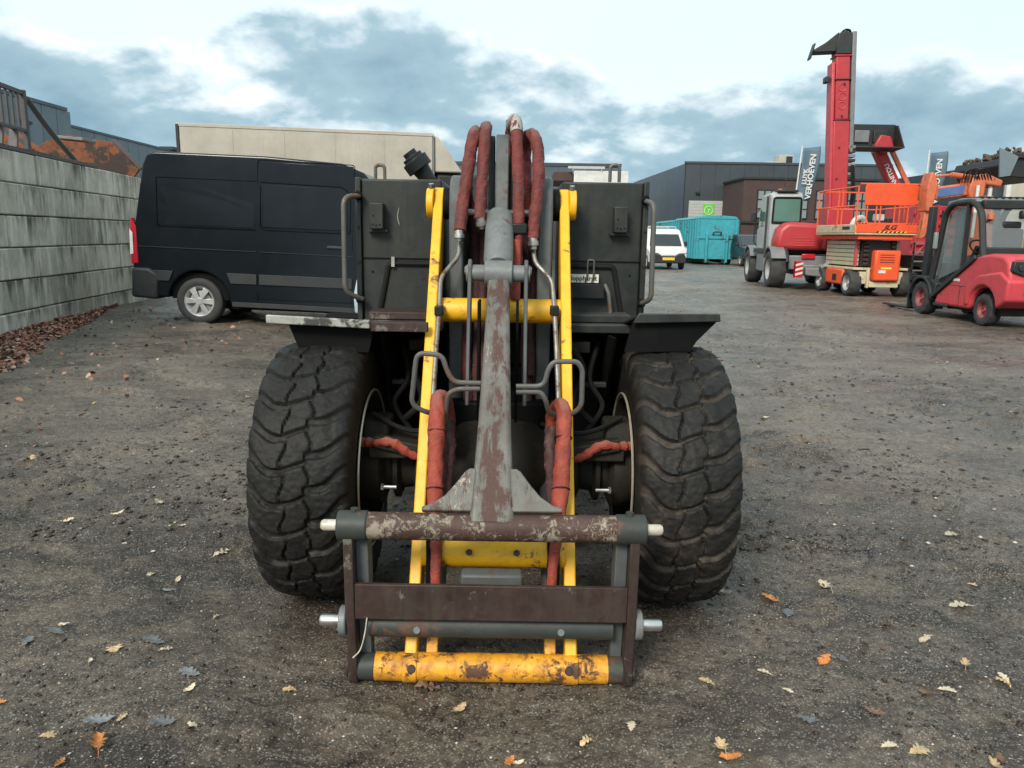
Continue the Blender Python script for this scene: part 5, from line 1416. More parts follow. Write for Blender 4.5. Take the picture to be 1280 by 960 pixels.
for sx in (-1, 1):
    m = MB(); m.prism([(sx * .42, .72), (sx * .80, .74), (sx * .82, .95), (sx * .74, 1.0)], 'y', .0, .14); m.build('headlight', 'lamp_white', cv, bevel=.01)
    m = MB(); m.box((sx * .88, .95, 1.05), (sx * 1.04, 1.10, 1.26)); m.build('wing_mirror', 'machine_dark', cv, bevel=.03)
    m = MB(); m.add([(sx * .835, 1.30, 1.12), (sx * .835, 2.1, 1.12), (sx * .79, 2.1, 1.62), (sx * .79, 1.52, 1.62)], [(0, 1, 2, 3)]); m.build('side_window', 'window_dark', cv)
    for y in (.80, 3.55): wheel(cv, (sx * .76, y, .31), .31, .20, .19, sx)
for y in (1.9, 3.6):
    m = MB(); m.tube(round_path([(-.66, y, 1.83), (-.66, y, 1.93), (.66, y, 1.93), (.66, y, 1.83)], .05), .025, 6); m.build('roof_bar', 'silver', cv)
prof = [(.0, .35), (-.02, .75), (.12, .95), (1.1, 1.06), (1.85, 1.58), (2.1, 1.66), (3.6, 1.66), (4.1, 1.3), (4.5, 1.05), (4.55, .4)]
cv, b = front_car('parked_car', 'dark estate car facing the camera right of the teal container', 'car', 12.9, 40.5, 1.86, prof, 1.05, 'car_dark', .34, 0)
m = MB(); m.add([(-.80, 1.10, 1.09), (.80, 1.10, 1.09), (.66, 1.82, 1.58), (-.66, 1.82, 1.58)], [(0, 1, 2, 3)]); m.build('windscreen', 'window_dark', cv)
m = MB(); m.box((-.55, -.06, .58), (.55, .0, .80)); m.build('grille', 'machine_dark', cv, bevel=.01)
m = MB(); m.box((-.27, -.08, .42), (.27, -.05, .53)); m.build('number_plate', 'number_yellow', cv)
for sx in (-1, 1):
    m = MB(); m.box((sx * .56, -.05, .70), (sx * .86, .12, .86)); m.build('headlight', 'lamp_white', cv, bevel=.03)
    m = MB(); m.box((sx * .92, 1.25, 1.06), (sx * 1.08, 1.36, 1.22)); m.build('wing_mirror', 'machine_dark', cv, bevel=.03)
    for y in (.85, 3.6): wheel(cv, (sx * .80, y, .34), .34, .22, .22, sx)
    m = MB(); m.box((sx * .15, -.11, .20), (sx * .22, -.085, .55))
    m.build('bumper_stripe', 'lamp_red', cv)

# ------------------------------------------------------------------ rotating telehandler with its boom straight up
th = thing('telehandler', 'red rotating telehandler with tall upright boom and grey cab', 'telehandler', (8.75, 24.1, 0), R_(-6))
D = lambda *a: MB().box(*a)
m = MB(); m.box((-.70, -1.9, .55), (.70, 1.9, .95)); m.box((-.50, -2.2, .40), (.55, 2.1, .70)); ch = m.build('chassis', 'machine_grey', th, bevel=.03)
m = MB(); m.box((-1.12, -.62, .42), (-.72, .50, 1.02)); m.build('side_tank', 'machine_grey', th, bevel=.05)
for sx in (-1, 1):
    for y in (-1.55, 1.55): wheel(th, (sx * .98, y, .54), .54, .44, .30, sx, 'rim_grey', 'tyre_far', 12)
    m = MB(); m.tube([(sx * .98 - sx * .2, -1.55 + .64 * math.cos(R_(a)), .54 + .64 * math.sin(R_(a))) for a in range(20, 161, 14)], .05, 6); m.build('mudguard_stay', 'machine_dark', ch)
    for y in (-1.55, 1.55):
        m = MB(); pts = arc((y, .54), .62, 30, 150, 8); pts2 = arc((y, .54), .66, 150, 30, 8); m.prism(pts + pts2, 'x', sx * .74, sx * 1.22); m.build('mudguard', 'machine_grey', th)
m = MB(); m.prism([(-1.25, .98), (.9, .98), (.9, 1.12), (-1.25, 1.12)], 'x', -1.15, 1.15); m.build('turret_deck', 'machine_dark', th, bevel=.02)
# cab
cprof = [(-1.0, 1.0), (.55, 1.0), (.72, 1.35), (.62, 2.2), (.42, 2.66), (.25, 2.74), (-.85, 2.76), (-.98, 2.66)]
m = MB(); m.prism(cprof, 'x', -1.10, -.18); cb = m.build('cab', 'cab_silver', th, bevel=.07, seg=3)
m = MB(); m.add([(-1.02, -1.012, 1.92), (-.26, -1.012, 1.92), (-.28, -1.012, 2.56), (-1.0, -1.012, 2.56)], [(0, 1, 2, 3)]); m.build('rear_window', 'window_green', cb)
m = MB(); m.tube(round_path([(-1.04, -1.012, 1.88), (-1.03, -1.012, 2.60), (-.25, -1.012, 2.60), (-.24, -1.012, 1.88), (-1.04, -1.012, 1.88)], .08), .03, 6); m.build('window_seal', 'black_rubber', cb)
m = MB(); m.add([(-1.112, -.45, 1.8), (-1.112, .50, 1.8), (-1.112, .44, 2.25), (-1.112, .28, 2.58), (-1.112, -.42, 2.60)], [(0, 1, 2, 3, 4)]); m.build('door_window', 'window_green', cb)
m = MB(); m.prism([(-.50, 1.12), (.60, 1.12), (.62, 1.70), (-.50, 1.78)], 'x', -1.125, -1.10); m.build('door_panel', 'cab_silver', cb, bevel=.02)
m = MB(); m.tube([(-1.12, -.62, 1.05), (-1.12, -.60, 2.65)], .035, 6); m.build('pillar_trim', 'machine_dark', cb)
m = MB(); m.cyl((-.7, -.2, 2.76), (-.7, -.2, 2.90), .07, n=12); m.build('beacon', 'crane_orange', cb)
# bonnet
m = MB(); m.prism([(-1.02, 1.1), (.95, 1.1), (1.0, 1.5), (.85, 1.72), (.1, 1.86), (-.75, 1.90), (-.98, 1.7), (-1.06, 1.35)], 'y', -1.75, -1.02); hd = m.build('bonnet', 'red_paint', th, bevel=.14, seg=4)
m = MB(); m.prism([(.2, 1.12), (1.05, 1.12), (1.08, 1.55), (.9, 1.66), (.3, 1.62)], 'y', -1.86, -1.7); m.build('counterweight', 'red_paint', th, bevel=.08, seg=3)
m = MB(); m.box((-.35, -1.96, .86), (.02, -1.86, 1.0)); m.build('tail_lamp', 'lamp_red', th, bevel=.02)
# outrigger and its ram at the near end
m = MB(); m.prism([(-.35, .42), (.95, .30), (.95, .95), (.55, 1.02), (.35, .62), (-.35, .62)], 'y', -2.5, -2.28); og = m.build('outrigger', 'machine_grey', th, bevel=.03)
m = MB(); m.cyl((.05, -2.54, .62), (.65, -2.54, 1.10), .07, n=12); m.build('outrigger_ram', 'machine_grey', og)
m = MB(); m.box((-.62, -2.45, .35), (-.42, -2.25, .80)); mk = m.build('marker_board', 'lamp_red', og)
for k in range(3):
    m = MB(); m.add([(-.62, -2.455, .40 + k * .13), (-.42, -2.455, .46 + k * .13), (-.42, -2.455, .52 + k * .13), (-.62, -2.455, .46 + k * .13)], [(0, 1, 2, 3)]); m.build('white_stripe', 'white_paint', mk)
# boom
bx = lambda z: 1.02 - (z - 2.8) * .062
def boomsec(z0, z1, w0, d0, mat, name, parent, off=0.0, yo=0.0):
    m = MB(); vs = []
    for z in (z0, z1):
        c = bx(z) + off
        vs += [(c - w0 / 2, -d0 / 2 + yo, z), (c + w0 / 2, -d0 / 2 + yo, z), (c + w0 / 2, d0 / 2 + yo, z), (c - w0 / 2, d0 / 2 + yo, z)]
    m.add(vs, [(3, 2, 1, 0), (4, 5, 6, 7), (0, 1, 5, 4), (1, 2, 6, 5), (2, 3, 7, 6), (3, 0, 4, 7)])
    return m.build(name, mat, parent, bevel=.03)
m = MB(); m.box((.62, -.55, 1.0), (1.4, .45, 2.35)); m.build('boom_mount', 'red_paint', th, bevel=.05)
bo = boomsec(1.7, 4.9, .46, .50, 'red_paint', 'boom', th)
boomsec(4.9, 6.72, .40, .46, 'red_paint', 'boom_section', bo)
for z in (4.86, 6.0, 6.66):
    boomsec(z, z + .05, .50, .53, 'machine_dark' if z < 6.5 else 'red_paint', 'wear_ring', bo)
boomsec(2.2, 6.5, .10, .50, 'fork_red', 'boom_light_face', bo, -.27)  # left face of the boom, its lighter tone painted in brighter red
boomsec(3.95, 7.35, .13, .30, 'machine_grey', 'hose_rail', bo, .30, -.1)
boomsec(4.4, 6.6, .07, .2, 'machine_dark', 'hose_rail_back', bo, .40, .1)
for k in range(9):
    z = 3.05 + k * .13
    m = MB(); c = bx(z) + .31; m.box((c - .09, -.25, z), (c + .11, .15, z + .08)); m.build('hose_chain_link', 'machine_dark' if k % 2 else 'machine_grey', bo)
m = MB(); c = bx(7.0); m.prism([(c - .20, 6.72), (c + .24, 6.72), (c + .26, 7.28), (c + .05, 7.36), (c - .16, 7.30), (c - .21, 7.0)], 'y', -.24, .24); hd = m.build('boom_head', 'machine_dark', th, bevel=.03)
m = MB(); m.prism([(c - .15, 7.34), (c - .20, 6.80), (c - .80, 6.78), (c - .82, 6.86), (c - .50, 7.05)], 'y', -.22, .22); m.build('carriage', 'machine_dark', hd, bevel=.02)
m = MB(); m.prism([(c - .92, 6.62), (c - .86, 6.62), (c - .76, 7.04), (c - .80, 7.06)], 'y', -.14, .14); m.build('fork_plate', 'machine_dark', hd, bevel=.01)
m = MB(); m.tube(smooth_path([(c + .22, -.1, 7.25), (c + .18, -.1, 7.40), (c + .04, -.1, 7.42), (c - .08, -.1, 7.32)]), .022, 6); m.build('hose', 'black_rubber', hd)
m = MB(); m.tube(smooth_path([(c + .26, .1, 7.22), (c + .2, .1, 7.44), (c - .02, .1, 7.36)]), .02, 6); m.build('hose', 'black_rubber', hd)
m = MB(); m.box((c - .42, -.2, 5.95), (c - .30, .1, 6.12)); m.build('work_lamp', 'machine_dark', bo, bevel=.02)
for k, (z, r_) in enumerate(((5.3, .10), (5.55, .10), (5.8, .11))):
    m = MB(); cc = bx(z); m.tube([(cc + r_ * math.cos(a), -.235, z + r_ * math.sin(a)) for a in np.linspace(0, 6.283, 16, endpoint=False)], .014, 5, closed=True); m.build('pad_rim', 'fork_red', bo)

# ------------------------------------------------------------------ second telehandler: raised boom with black bucket
t2 = thing('telehandler', 'red telehandler holding a black bucket high on its slanting boom', 'telehandler', (14.22, 29.0, 0))
o_ = (14.6, 29.0, 0)
m = MB(o_); m.box((13.9, 27.2, .55), (15.4, 31.2, 1.35)); m.build('chassis', 'red_paint', t2, bevel=.06)
for sx in (13.75, 15.55):
    for y in (27.6, 30.8): wheel(t2, (sx - 14.6, y - 29, .6), .6, .42, .32, -1 if sx < 14.6 else 1, 'rim_grey', 'tyre_far', 12)
m = MB(o_); m.prism([(28.3, 1.35), (29.9, 1.35), (29.8, 2.4), (28.4, 2.45)], 'x', 14.7, 15.6); m.build('cab', 'machine_dark', t2, bevel=.06)
m = MB(o_); m.bar((14.95, 28.3, 1.5), (13.05, 28.0, 4.55), .34, .40, (0, 1, 0)); b2 = m.build('boom', 'red_paint', t2, bevel=.03)
m = MB(o_); m.bar((14.62, 27.95, 2.7), (13.28, 27.75, 4.75), .16, .10, (0, 1, 0)); m.build('boom_cover', 'crane_orange', b2, bevel=.02)
dvec = Vector((13.05 - 14.95, -.3, 4.55 - 1.5)).normalized()
text('lettering', 'MANITOU', .22, 'white_paint', b2, axes(tuple(dvec), tuple((Vector((0, -1, 0)).cross(dvec)).normalized() * 1), Vector((13.62 - 14.6 - .04, 27.83 - 29.0, 3.62))), .004, bold=.006)
m = MB(o_); m.prism([(12.75, 4.62), (13.15, 4.32), (13.45, 4.6), (13.3, 4.95), (12.95, 5.0)], 'y', 27.6, 28.2); m.build('boom_nose', 'red_paint', b2, bevel=.04)
# black bucket seen from its open back
m = MB(o_); m.prism([(27.9, 4.50), (27.95, 5.30), (27.90, 5.36), (27.80, 5.36), (27.80, 4.50)], 'x', 11.58, 13.5); bk_ = m.build('bucket', 'machine_dark', t2, bevel=.01)
m = MB(o_); m.prism([(27.8, 4.50), (27.1, 4.55), (26.95, 4.50), (27.8, 4.44)], 'x', 11.58, 13.5); m.build('bucket_floor', 'machine_dark', bk_)
for x in (11.56, 13.48):
    m = MB(o_); m.prism([(27.85, 4.45), (27.85, 5.34), (27.6, 5.3), (27.0, 4.5)], 'x', x, x + .04); m.build('bucket_side', 'machine_dark', bk_)
for x in (12.1, 12.75):
    m = MB(o_); m.box((x, 27.72, 4.75), (x + .5, 27.795, 5.15)); m.build('bucket_plate', 'machine_grey' if x < 12.5 else 'machine_dark', bk_, bevel=.02)

# red ribbed container
rc = thing('ribbed_container', 'red ribbed steel container between orange scissor lift and forklift', 'container', (13.6, 26, 0)); o_ = (13.6, 26, 0)
m = MB(o_); m.box((12.5, 24.6, .2), (14.0, 26.6, 2.50)); b = m.build('body', 'red_paint', rc, bevel=.02)
for k in range(7):
    m = MB(o_); m.box((12.45, 24.5, .35 + k * .31), (14.05, 24.598, .35 + k * .31 + .13)); m.build('rib', 'red_paint', b, bevel=.02)
for x in (12.48, 13.1, 13.9):
    m = MB(o_); m.box((x, 24.46, .2), (x + .1, 24.52, 2.52)); m.build('post', 'red_paint', b)
for x in (12.6, 13.7):
    m = MB(o_); m.box((x, 24.7, 0), (x + .15, 26.5, .198)); m.build('skid', 'machine_dark', rc)
rm = thing('red_compactor', 'small red machine with handlebars beside the scissor lift', 'machine', (11.35, 21.2, 0)); o_ = (11.35, 21.2, 0)
m = MB(o_); m.box((11.05, 20.9, .25), (11.75, 21.7, .75)); m.build('body', 'red_paint', rm, bevel=.08, seg=3)
m = MB(o_); m.prism([(11.0, .75), (11.7, .75), (11.6, 1.15), (11.3, 1.32), (11.08, 1.1)], 'y', 21.0, 21.6); m.build('engine_cover', 'red_paint', rm, bevel=.08, seg=3)
m = MB(o_); m.tube(round_path([(10.85, 20.95, .95), (11.0, 20.85, 1.38), (11.7, 20.85, 1.38), (11.8, 20.95, .95)], .12), .035, 8); m.build('handlebar', 'fork_red', rm)
for x in (11.0, 11.65):
    m = MB(o_); m.cyl((x, 21.3, .25), (x + .16, 21.3, .25), .25, n=22); m.build('drum', 'machine_dark', rm, bevel=.02)

# ------------------------------------------------------------------ scissor lift
SL = (9.27, 20.7, 0)
sl = thing('scissor_lift', 'orange rough-terrain scissor lift with lowered platform and guard rails', 'scissor lift', SL)
X0, X1, Y0, Y1 = 8.47, 10.05, 19.45, 21.95
def sbox(name, mat, lo, hi, parent=sl, bevel=.012): m = MB(SL); m.box(lo, hi); return m.build(name, mat, parent, bevel=bevel)
sbox('chassis', 'lift_cream', (X0 + .25, Y0 + .1, .32), (X1 - .25, Y1 - .1, .62))
hu = sbox('side_hull', 'lift_orange', (X0 + .06, Y0 + .72, .26), (X0 + .32, Y1 - .70, .66), bevel=.04)
sbox('hull_vent', 'machine_dark', (X0 + .045, Y0 + 1.05, .36), (X0 + .06, Y0 + 1.3, .52), hu)
sbox('side_hull', 'lift_orange', (X1 - .32, Y0 + .72, .26), (X1 - .06, Y1 - .70, .66), bevel=.04)
for x, s_ in ((X0 + .16, -1), (X1 - .16, 1)):
    for y in (Y0 + .36, Y1 - .36): wheel(sl, (x - SL[0], y - SL[1], .33), .33, .28, .20, s_, 'rim_grey', 'tyre_far', 12)
sbox('deck_plate', 'lift_cream', (X0 + .1, Y0 + .15, .66), (X1 - .1, Y1 - .15, .72))
for y in (Y0 + .12,):
    for x in (X0 + .40, X1 - .46): sbox('bumper_bracket', 'lift_cream', (x, y - .1, .22), (x + .06, y, .70))
eh = sbox('engine_hood', 'lift_orange', (X0 + .50, Y0 - .12, .40), (X1 - .44, Y0 + .14, 1.16), bevel=.05)
for k in range(4): sbox('louvre', 'machine_dark', (X0 + .62, Y0 - .126, .86 + k * .06), (X1 - .60, Y0 - .121, .875 + k * .06), eh, 0)
sbox('sticker', 'white_paint', (X0 + .60, Y0 - .127, .60), (X0 + .78, Y0 - .121, .67), eh, 0); sbox('sticker', 'hazard_yellow', (X0 + .66, Y0 - .127, .70), (X0 + .92, Y0 - .121, .745), eh, 0)
sbox('cross_member', 'lift_cream', (X0 + .45, Y0 - .02, .24), (X1 - .40, Y0 + .08, .38))
pk = sbox('scissor_core', 'machine_dark', (X0 + .35, Y0 + .35, .74), (X1 - .35, Y1 - .2, 1.40))
for k in range(6):
    z = .76 + k * .107
    sbox('scissor_beam', 'louvre_beige', (X0 + .22, Y0 + .45, z), (X0 + .34, Y1 - .25, z + .092), pk, .006)
    sbox('scissor_beam', 'louvre_beige', (X1 - .34, Y0 + .45, z), (X1 - .22, Y1 - .25, z + .092), pk, .006)
    for x in (X0 + .38, X1 - .50):
        m = MB(SL); m.cyl((x, Y0 + .33, z + .05), (x + .12, Y0 + .33, z + .05), .05, n=12); m.build('scissor_pin', 'rust_brown', pk)
sbox('scissor_post', 'fork_red', (X0 + .2, Y0 + .36, .74), (X0 + .26, Y0 + .44, 1.42), pk)
pf = sbox('platform', 'lift_orange', (X0 + .10, Y0 + .05, 1.42), (X1 - .12, Y1 - .05, 1.53))
sbox('platform_deck', 'lift_cream', (X0 - .02, Y0 - .02, 1.535), (X1 + .02, Y1 + .02, 1.58), pf)
te = sbox('toe_board', 'lift_orange', (X0, Y0 - .035, 1.582), (X1, Y0 + .0, 1.83))
sbox('toe_board', 'lift_cream', (X0 - .03, Y0 + .0, 1.582), (X0, Y1, 1.79))
sbox('toe_board', 'lift_cream', (X1, Y0 + .0, 1.582), (X1 + .03, Y1, 1.79)); sbox('toe_board', 'lift_cream', (X0, Y1 - .03, 1.582), (X1, Y1, 1.79))
sbox('label', 'machine_dark', (X0 - .034, Y0 + .3, 1.66), (X0 - .031, Y0 + .75, 1.74), te, 0)
text('lettering', 'JLG', .15, 'print_black', te, Matrix.Translation((.02, Y0 - .0375 - SL[1], 1.715)) @ Matrix.Rotation(R_(90), 4, 'X'), .001, shear=.35, bold=.006, sx=1.35)
for k in range(7):
    x = X0 + .48 + k * .105
    m = MB(SL); y = Y0 - .0365; m.add([(x, y, 1.588), (x + .06, y, 1.588), (x + .10, y, 1.625), (x + .04, y, 1.625)], [(0, 1, 2, 3)]); m.build('hazard_stripe', 'print_black', te)
    m = MB(SL); m.add([(x + .062, y, 1.588), (x + .103, y, 1.588), (x + .143, y, 1.625), (x + .102, y, 1.625)], [(0, 1, 2, 3)]); m.build('hazard_stripe', 'hazard_yellow', te)
for x in (X0 + .05, X0 + .13, X0 + .21, X1 - .33, X1 - .25, X1 - .17, X1 - .09):
    m = MB(SL); y = Y0 - .0365; m.add([(x, y, 1.825), (x + .035, y, 1.825), (x + .005, y, 1.795), (x - .03, y, 1.795)], [(0, 1, 2, 3)]); m.build('hazard_stripe', 'print_black', te)
def srail(pts, r=.021): m = MB(SL); m.tube(round_path(pts, .06), r, 8); return m.build('guard_rail', 'lift_orange', sl)
for z in (2.70, 2.24):
    srail([(X0 - .015, Y1 - .02, z), (X0 - .015, Y0 + .02, z)]); srail([(X1 + .015, Y1 - .02, z), (X1 + .015, Y0 + .02, z)]); srail([(X0, Y1, z), (X1, Y1, z)])
srail([(X0, Y0 - .01, 2.76), (X1, Y0 - .01, 2.76)])
for y in (Y0 + .02, Y0 + .9, Y0 + 1.15, Y1 - .02):
    for x in (X0 - .015, X1 + .015): srail([(x, y, 1.60), (x, y, 2.71)])
for x in (X0 + .22, X0 + .45, X0 + .55, X0 + .9, X1 - .35): srail([(x, Y0 - .015, 1.8), (x, Y0 - .015, 2.28)], .018)
m = MB(SL); m.prism([(X0 + .14, 2.25), (X1 - .22, 2.25), (X1 - .16, 2.31), (X1 - .14, 2.70), (X1 - .22, 2.77), (X0 + .18, 2.77), (X0 + .12, 2.70)], 'y', Y0 - .05, Y0 - .02); m.build('panel_board', 'lift_orange', sl, bevel=.01)
sbox('control_box', 'white_paint', (X0 + .55, Y0 + .2, 1.88), (X0 + .78, Y0 + .4, 2.05), bevel=.03); sbox('tool_tray', 'machine_dark', (X0 + .82, Y0 + .15, 1.84), (X0 + 1.0, Y0 + .35, 1.95), bevel=.02)
m = MB(SL); m.tube(smooth_path([(X0 + .2, Y0 + .8, 1.62), (X0 + .35, Y0 + .9, 1.92), (X0 + .6, Y0 + 1.0, 1.95), (X0 + .75, Y0 + 1.1, 1.65)]), .07, 8); m.build('folded_tarp', 'white_paint', sl)

# ------------------------------------------------------------------ orange crane behind the forklift
CR = (11.2, 19.2, 0)
cr = thing('loader_crane', 'worn orange folding crane with blue panel behind the forklift roof', 'crane', CR)
m = MB(CR); m.box((10.2, 18.8, .75), (12.6, 20.6, 1.05)); m.build('truck_bed', 'machine_dark', cr, bevel=.02)
for x in (10.35, 12.45):
    for y in (19.1, 20.3): wheel(cr, (x - CR[0], y - CR[1], .42), .42, .28, .26, -1 if x < 11 else 1)
m = MB(CR); m.prism([(10.95, 1.05), (11.65, 1.05), (11.55, 2.3), (11.62, 2.42), (11.5, 2.50), (11.02, 2.50), (10.98, 2.3)], 'y', 19.0, 19.5); co = m.build('column', 'crane_orange', cr, bevel=.05)
m = MB(CR); m.prism([(10.88, 2.35), (11.18, 2.35), (11.2, 2.75), (11.56, 2.68), (11.60, 2.84), (11.2, 3.0), (10.85, 2.9), (10.80, 2.6)], 'y', 18.85, 19.35); kn = m.build('knuckle', 'crane_orange', cr, bevel=.04)
m = MB(CR); m.cyl((11.38, 18.98, 2.30), (11.38, 18.98, 2.74), .05, n=12); m.build('ram_rod', 'white_paint', kn)
m = MB(CR); m.cyl((10.98, 18.80, 1.5), (10.98, 18.80, 2.72), .04, n=12); m.build('ram_rod', 'white_paint', kn)
m = MB(CR); m.prism([(9.95, 2.36), (10.9, 2.50), (10.92, 2.80), (9.95, 2.66)], 'y', 18.95, 19.25); am = m.build('arm', 'crane_orange', cr, bevel=.03)
m = MB(CR); m.prism([(10.12, 2.44), (10.74, 2.53), (10.75, 2.72), (10.13, 2.64)], 'y', 18.93, 18.948); m.build('arm_panel', 'crane_blue', am)
m = MB(CR); m.prism([(9.86, 2.1), (10.0, 2.1), (10.10, 2.72), (9.98, 3.0), (9.90, 3.02), (9.84, 2.7)], 'y', 18.9, 19.3); ft = m.build('arm_tip', 'crane_orange', cr, bevel=.03)
m = MB(CR); m.prism([(9.84, 1.45), (9.96, 1.5), (10.02, 2.12), (9.88, 2.12)], 'y', 18.98, 19.2); m.build('tip_fork', 'crane_orange', ft, bevel=.02)
m = MB(CR); m.cyl((10.05, 19.0, 2.92), (10.5, 19.0, 2.98), .03, n=10); m.cyl((10.42, 19.0, 2.97), (10.95, 19.0, 2.90), .065, n=12); m.build('fold_ram', 'crane_orange', am)
for k in range(6):
    a0 = 10.62 + k * .07
    m = MB(CR); m.tube(smooth_path([(a0, 18.88, 2.78), (a0 + .02, 18.8, 3.02 + .03 * (k % 3)), (a0 + .2, 18.8, 3.08 - .03 * (k % 2)), (a0 + .34, 18.86, 2.85)]), .018, 6); m.build('hose', 'black_rubber' if k % 2 else 'rust_brown', kn)

# ------------------------------------------------------------------ yellow loader at the frame edge with a heaped bucket
RL = (15.8, 22.5, 0)
rl = thing('wheel_loader', 'yellow loader at right edge raising a black bucket heaped with rubble', 'wheel loader', RL)
m = MB(RL); m.prism([(14.9, .6), (17.8, .6), (17.9, 1.4), (17.2, 1.7), (14.9, 1.6)], 'y', 21.6, 23.4); m.build('body', 'yellow_paint', rl, bevel=.08)
m = MB(RL); m.box((15.6, 21.8, 1.6), (16.9, 23.2, 2.9)); m.build('cab', 'machine_dark', rl, bevel=.08)
for x in (15.2, 17.4):
    for y in (21.5, 23.5): wheel(rl, (x - RL[0], y - RL[1], .65), .65, .45, .35, -1 if y < 22 else 1, 'yellow_paint', 'tyre_far', 12).rotation_euler = (0, 0, R_(90))
m = MB(RL); m.bar((15.6, 22.3, 1.5), (14.05, 22.3, 3.85), .22, .30, (0, 1, 0)); la = m.build('lift_arm', 'yellow_paint', rl, bevel=.03)
m = MB(RL); m.bar((14.9, 22.1, 4.5), (14.0, 22.1, 3.75), .14, .16, (0, 1, 0)); m.build('bell_crank', 'rust_brown', la, bevel=.02)
m = MB(RL); m.cyl((14.10, 21.75, 3.78), (14.10, 22.4, 3.78), .13, n=20); m.build('pivot', 'yellow_paint', la)
m = MB(RL); m.prism([(13.05, 3.62), (12.98, 3.42), (13.16, 3.12), (14.4, 3.06), (14.5, 3.62)], 'y', 21.2, 23.6); bu = m.build('bucket', 'machine_dark', rl, bevel=.03)
m = MB(RL); m.prism([(12.78, 3.86), (13.30, 3.64), (13.14, 3.14), (12.86, 3.10)], 'y', 21.1, 21.16); m.build('bucket_cheek', 'clad_blue', bu, bevel=.01)
m = MB(RL); m.box((13.0, 21.12, 3.60), (14.5, 21.24, 3.74)); m.build('bucket_lip', 'machine_dark', bu, bevel=.02)
rg2 = random.Random(9)
rub = MB(RL)
for k in range(170):
    x = rg2.uniform(13.1, 14.4); y = rg2.uniform(21.3, 23.3); z = 3.66 + .34 * (1 - abs(x - 13.85) / .8) * rg2.random()
    s_ = rg2.uniform(.03, .085); rub.box((-s_, -s_ * .6, -s_ * .5), (s_, s_ * .6, s_ * .5), Matrix.Translation((x, y, z)) @ Euler((rg2.uniform(0, 3), rg2.uniform(0, 3), rg2.uniform(0, 3))).to_matrix().to_4x4())
ro = rub.build('rubble', 'debris', rl, bevel=.01); ro['kind'] = 'stuff'

# ------------------------------------------------------------------ forklift, its tail toward the camera
FO = (8.45, 13.9, 0)
fk = thing('forklift', 'faded red forklift with black cab frame parked at the right', 'forklift', FO)
FX0, FX1 = 7.86, 9.04
def fm(): return MB(FO)
arc_r = [(12.93 + .37 * math.cos(R_(a)), .27 + .37 * math.sin(R_(a))) for a in range(6, 175, 12)]
prof = [(14.45, .24), (13.34, .24)] + arc_r + [(12.50, .34), (12.34, .42), (12.30, .80), (12.36, 1.06), (12.50, 1.17), (12.85, 1.20), (13.20, 1.16), (13.34, 1.06), (14.35, .44)]
m = fm(); m.prism(prof, 'x', FX0, FX1); bd_ = m.build('body', 'fork_red', fk, bevel=.06, seg=4, smooth=40)
m = fm(); m.box((FX0 + .08, 12.5, .2), (FX1 - .08, 14.8, .5)); m.build('chassis', 'chassis_black', fk)
m = fm(); m.box((FX0 + .12, 12.55, .28), (FX1 - .12, 13.3, .72)); m.build('wheel_well', 'chassis_black', fk)
# counterweight swells out over the wheel
m = fm(); m.prism([(13.42, .30)] + [(12.93 + .40 * math.cos(R_(a)), .27 + .40 * math.sin(R_(a))) for a in range(6, 175, 12)] + [(12.45, .36), (12.28, .46), (12.26, .78), (12.5, .92), (13.1, .84), (13.40, .62)], 'x', FX0 - .035, FX1 + .035); m.build('counterweight', 'fork_red', fk, bevel=.04, seg=3)
m = fm(); m.bar((FX0 - .01, 13.24, 1.14), (FX0 - .01, 14.52, .36), .08, .06, (1, 0, 0)); m.build('side_moulding', 'machine_dark', bd_, bevel=.015)
m = fm(); m.box((FX0 - .004, 13.62, .27), (FX0 + .004, 13.625, .62)); m.box((FX0 - .004, 13.44, .62), (FX0 + .004, 14.1, .626)); m.build('panel_seam', 'rust_brown', bd_)
# tail grille and lamp
m = fm(); m.prism([(FX0 + .02, .93), (FX0 + .20, .86), (FX1 - .20, .86), (FX1 - .02, .93), (FX1 - .04, 1.09), (FX0 + .04, 1.09)], 'y', 12.27, 12.36); tg = m.build('tail_panel', 'machine_dark', fk, bevel=.015)
for k in range(3):
    m = fm(); m.box((FX0 + .30, 12.25, .89 + k * .06), (FX1 - .3, 12.268, .92 + k * .06)); m.build('grille_slat', 'black_plastic', tg)
for x in (FX0 + .16, FX1 - .16):
    m = fm(); m.cyl((x, 12.27, .99), (x, 12.245, .99), .055, n=18); m.build('tail_lamp', 'window_dark', tg, bevel=.005)
m = fm(); m.box((FX0 + .25, 12.255, .55), (FX1 - .25, 12.30, .63)); m.build('tow_slot', 'rust_brown', fk)
# overhead guard
gl = None
for x in (FX0 + .06, FX1 - .06):
    m = fm()
    pts = round_path([(x, 14.72, .55), (x, 14.46, 1.90), (x, 14.25, 2.06), (x, 13.62, 2.08), (x, 13.36, 1.90), (x, 13.16, 1.14)], .22, 8)
    m.tube(pts, .055, 10, flat=1.0); m.build('guard_pillar', 'machine_dark', fk)
    m = fm(); m.bar((x, 13.72, .95), (x, 13.74, 2.04), .06, .06, (0, 1, 0)); m.build('door_pillar', 'machine_dark', fk)
m = fm(); m.prism([(13.50, 2.06), (14.42, 2.02), (14.40, 2.10), (14.0, 2.14), (13.55, 2.13)], 'x', FX0 + .04, FX1 - .04); rf = m.build('roof', 'machine_grey', fk, bevel=.02)
for k in range(9):
    m = fm(); x = FX0 + .12 + k * .12; m.box((x, 13.52, 2.131), (x + .05, 14.35, 2.155)); m.build('roof_slat', 'machine_dark', rf)
m = fm(); m.prism([(FX0 + .10, 1.94), (FX1 - .10, 1.94), (FX1 - .08, 2.09), (FX0 + .08, 2.09)], 'y', 13.36, 13.46); m.build('rear_header', 'machine_dark', fk, bevel=.02)
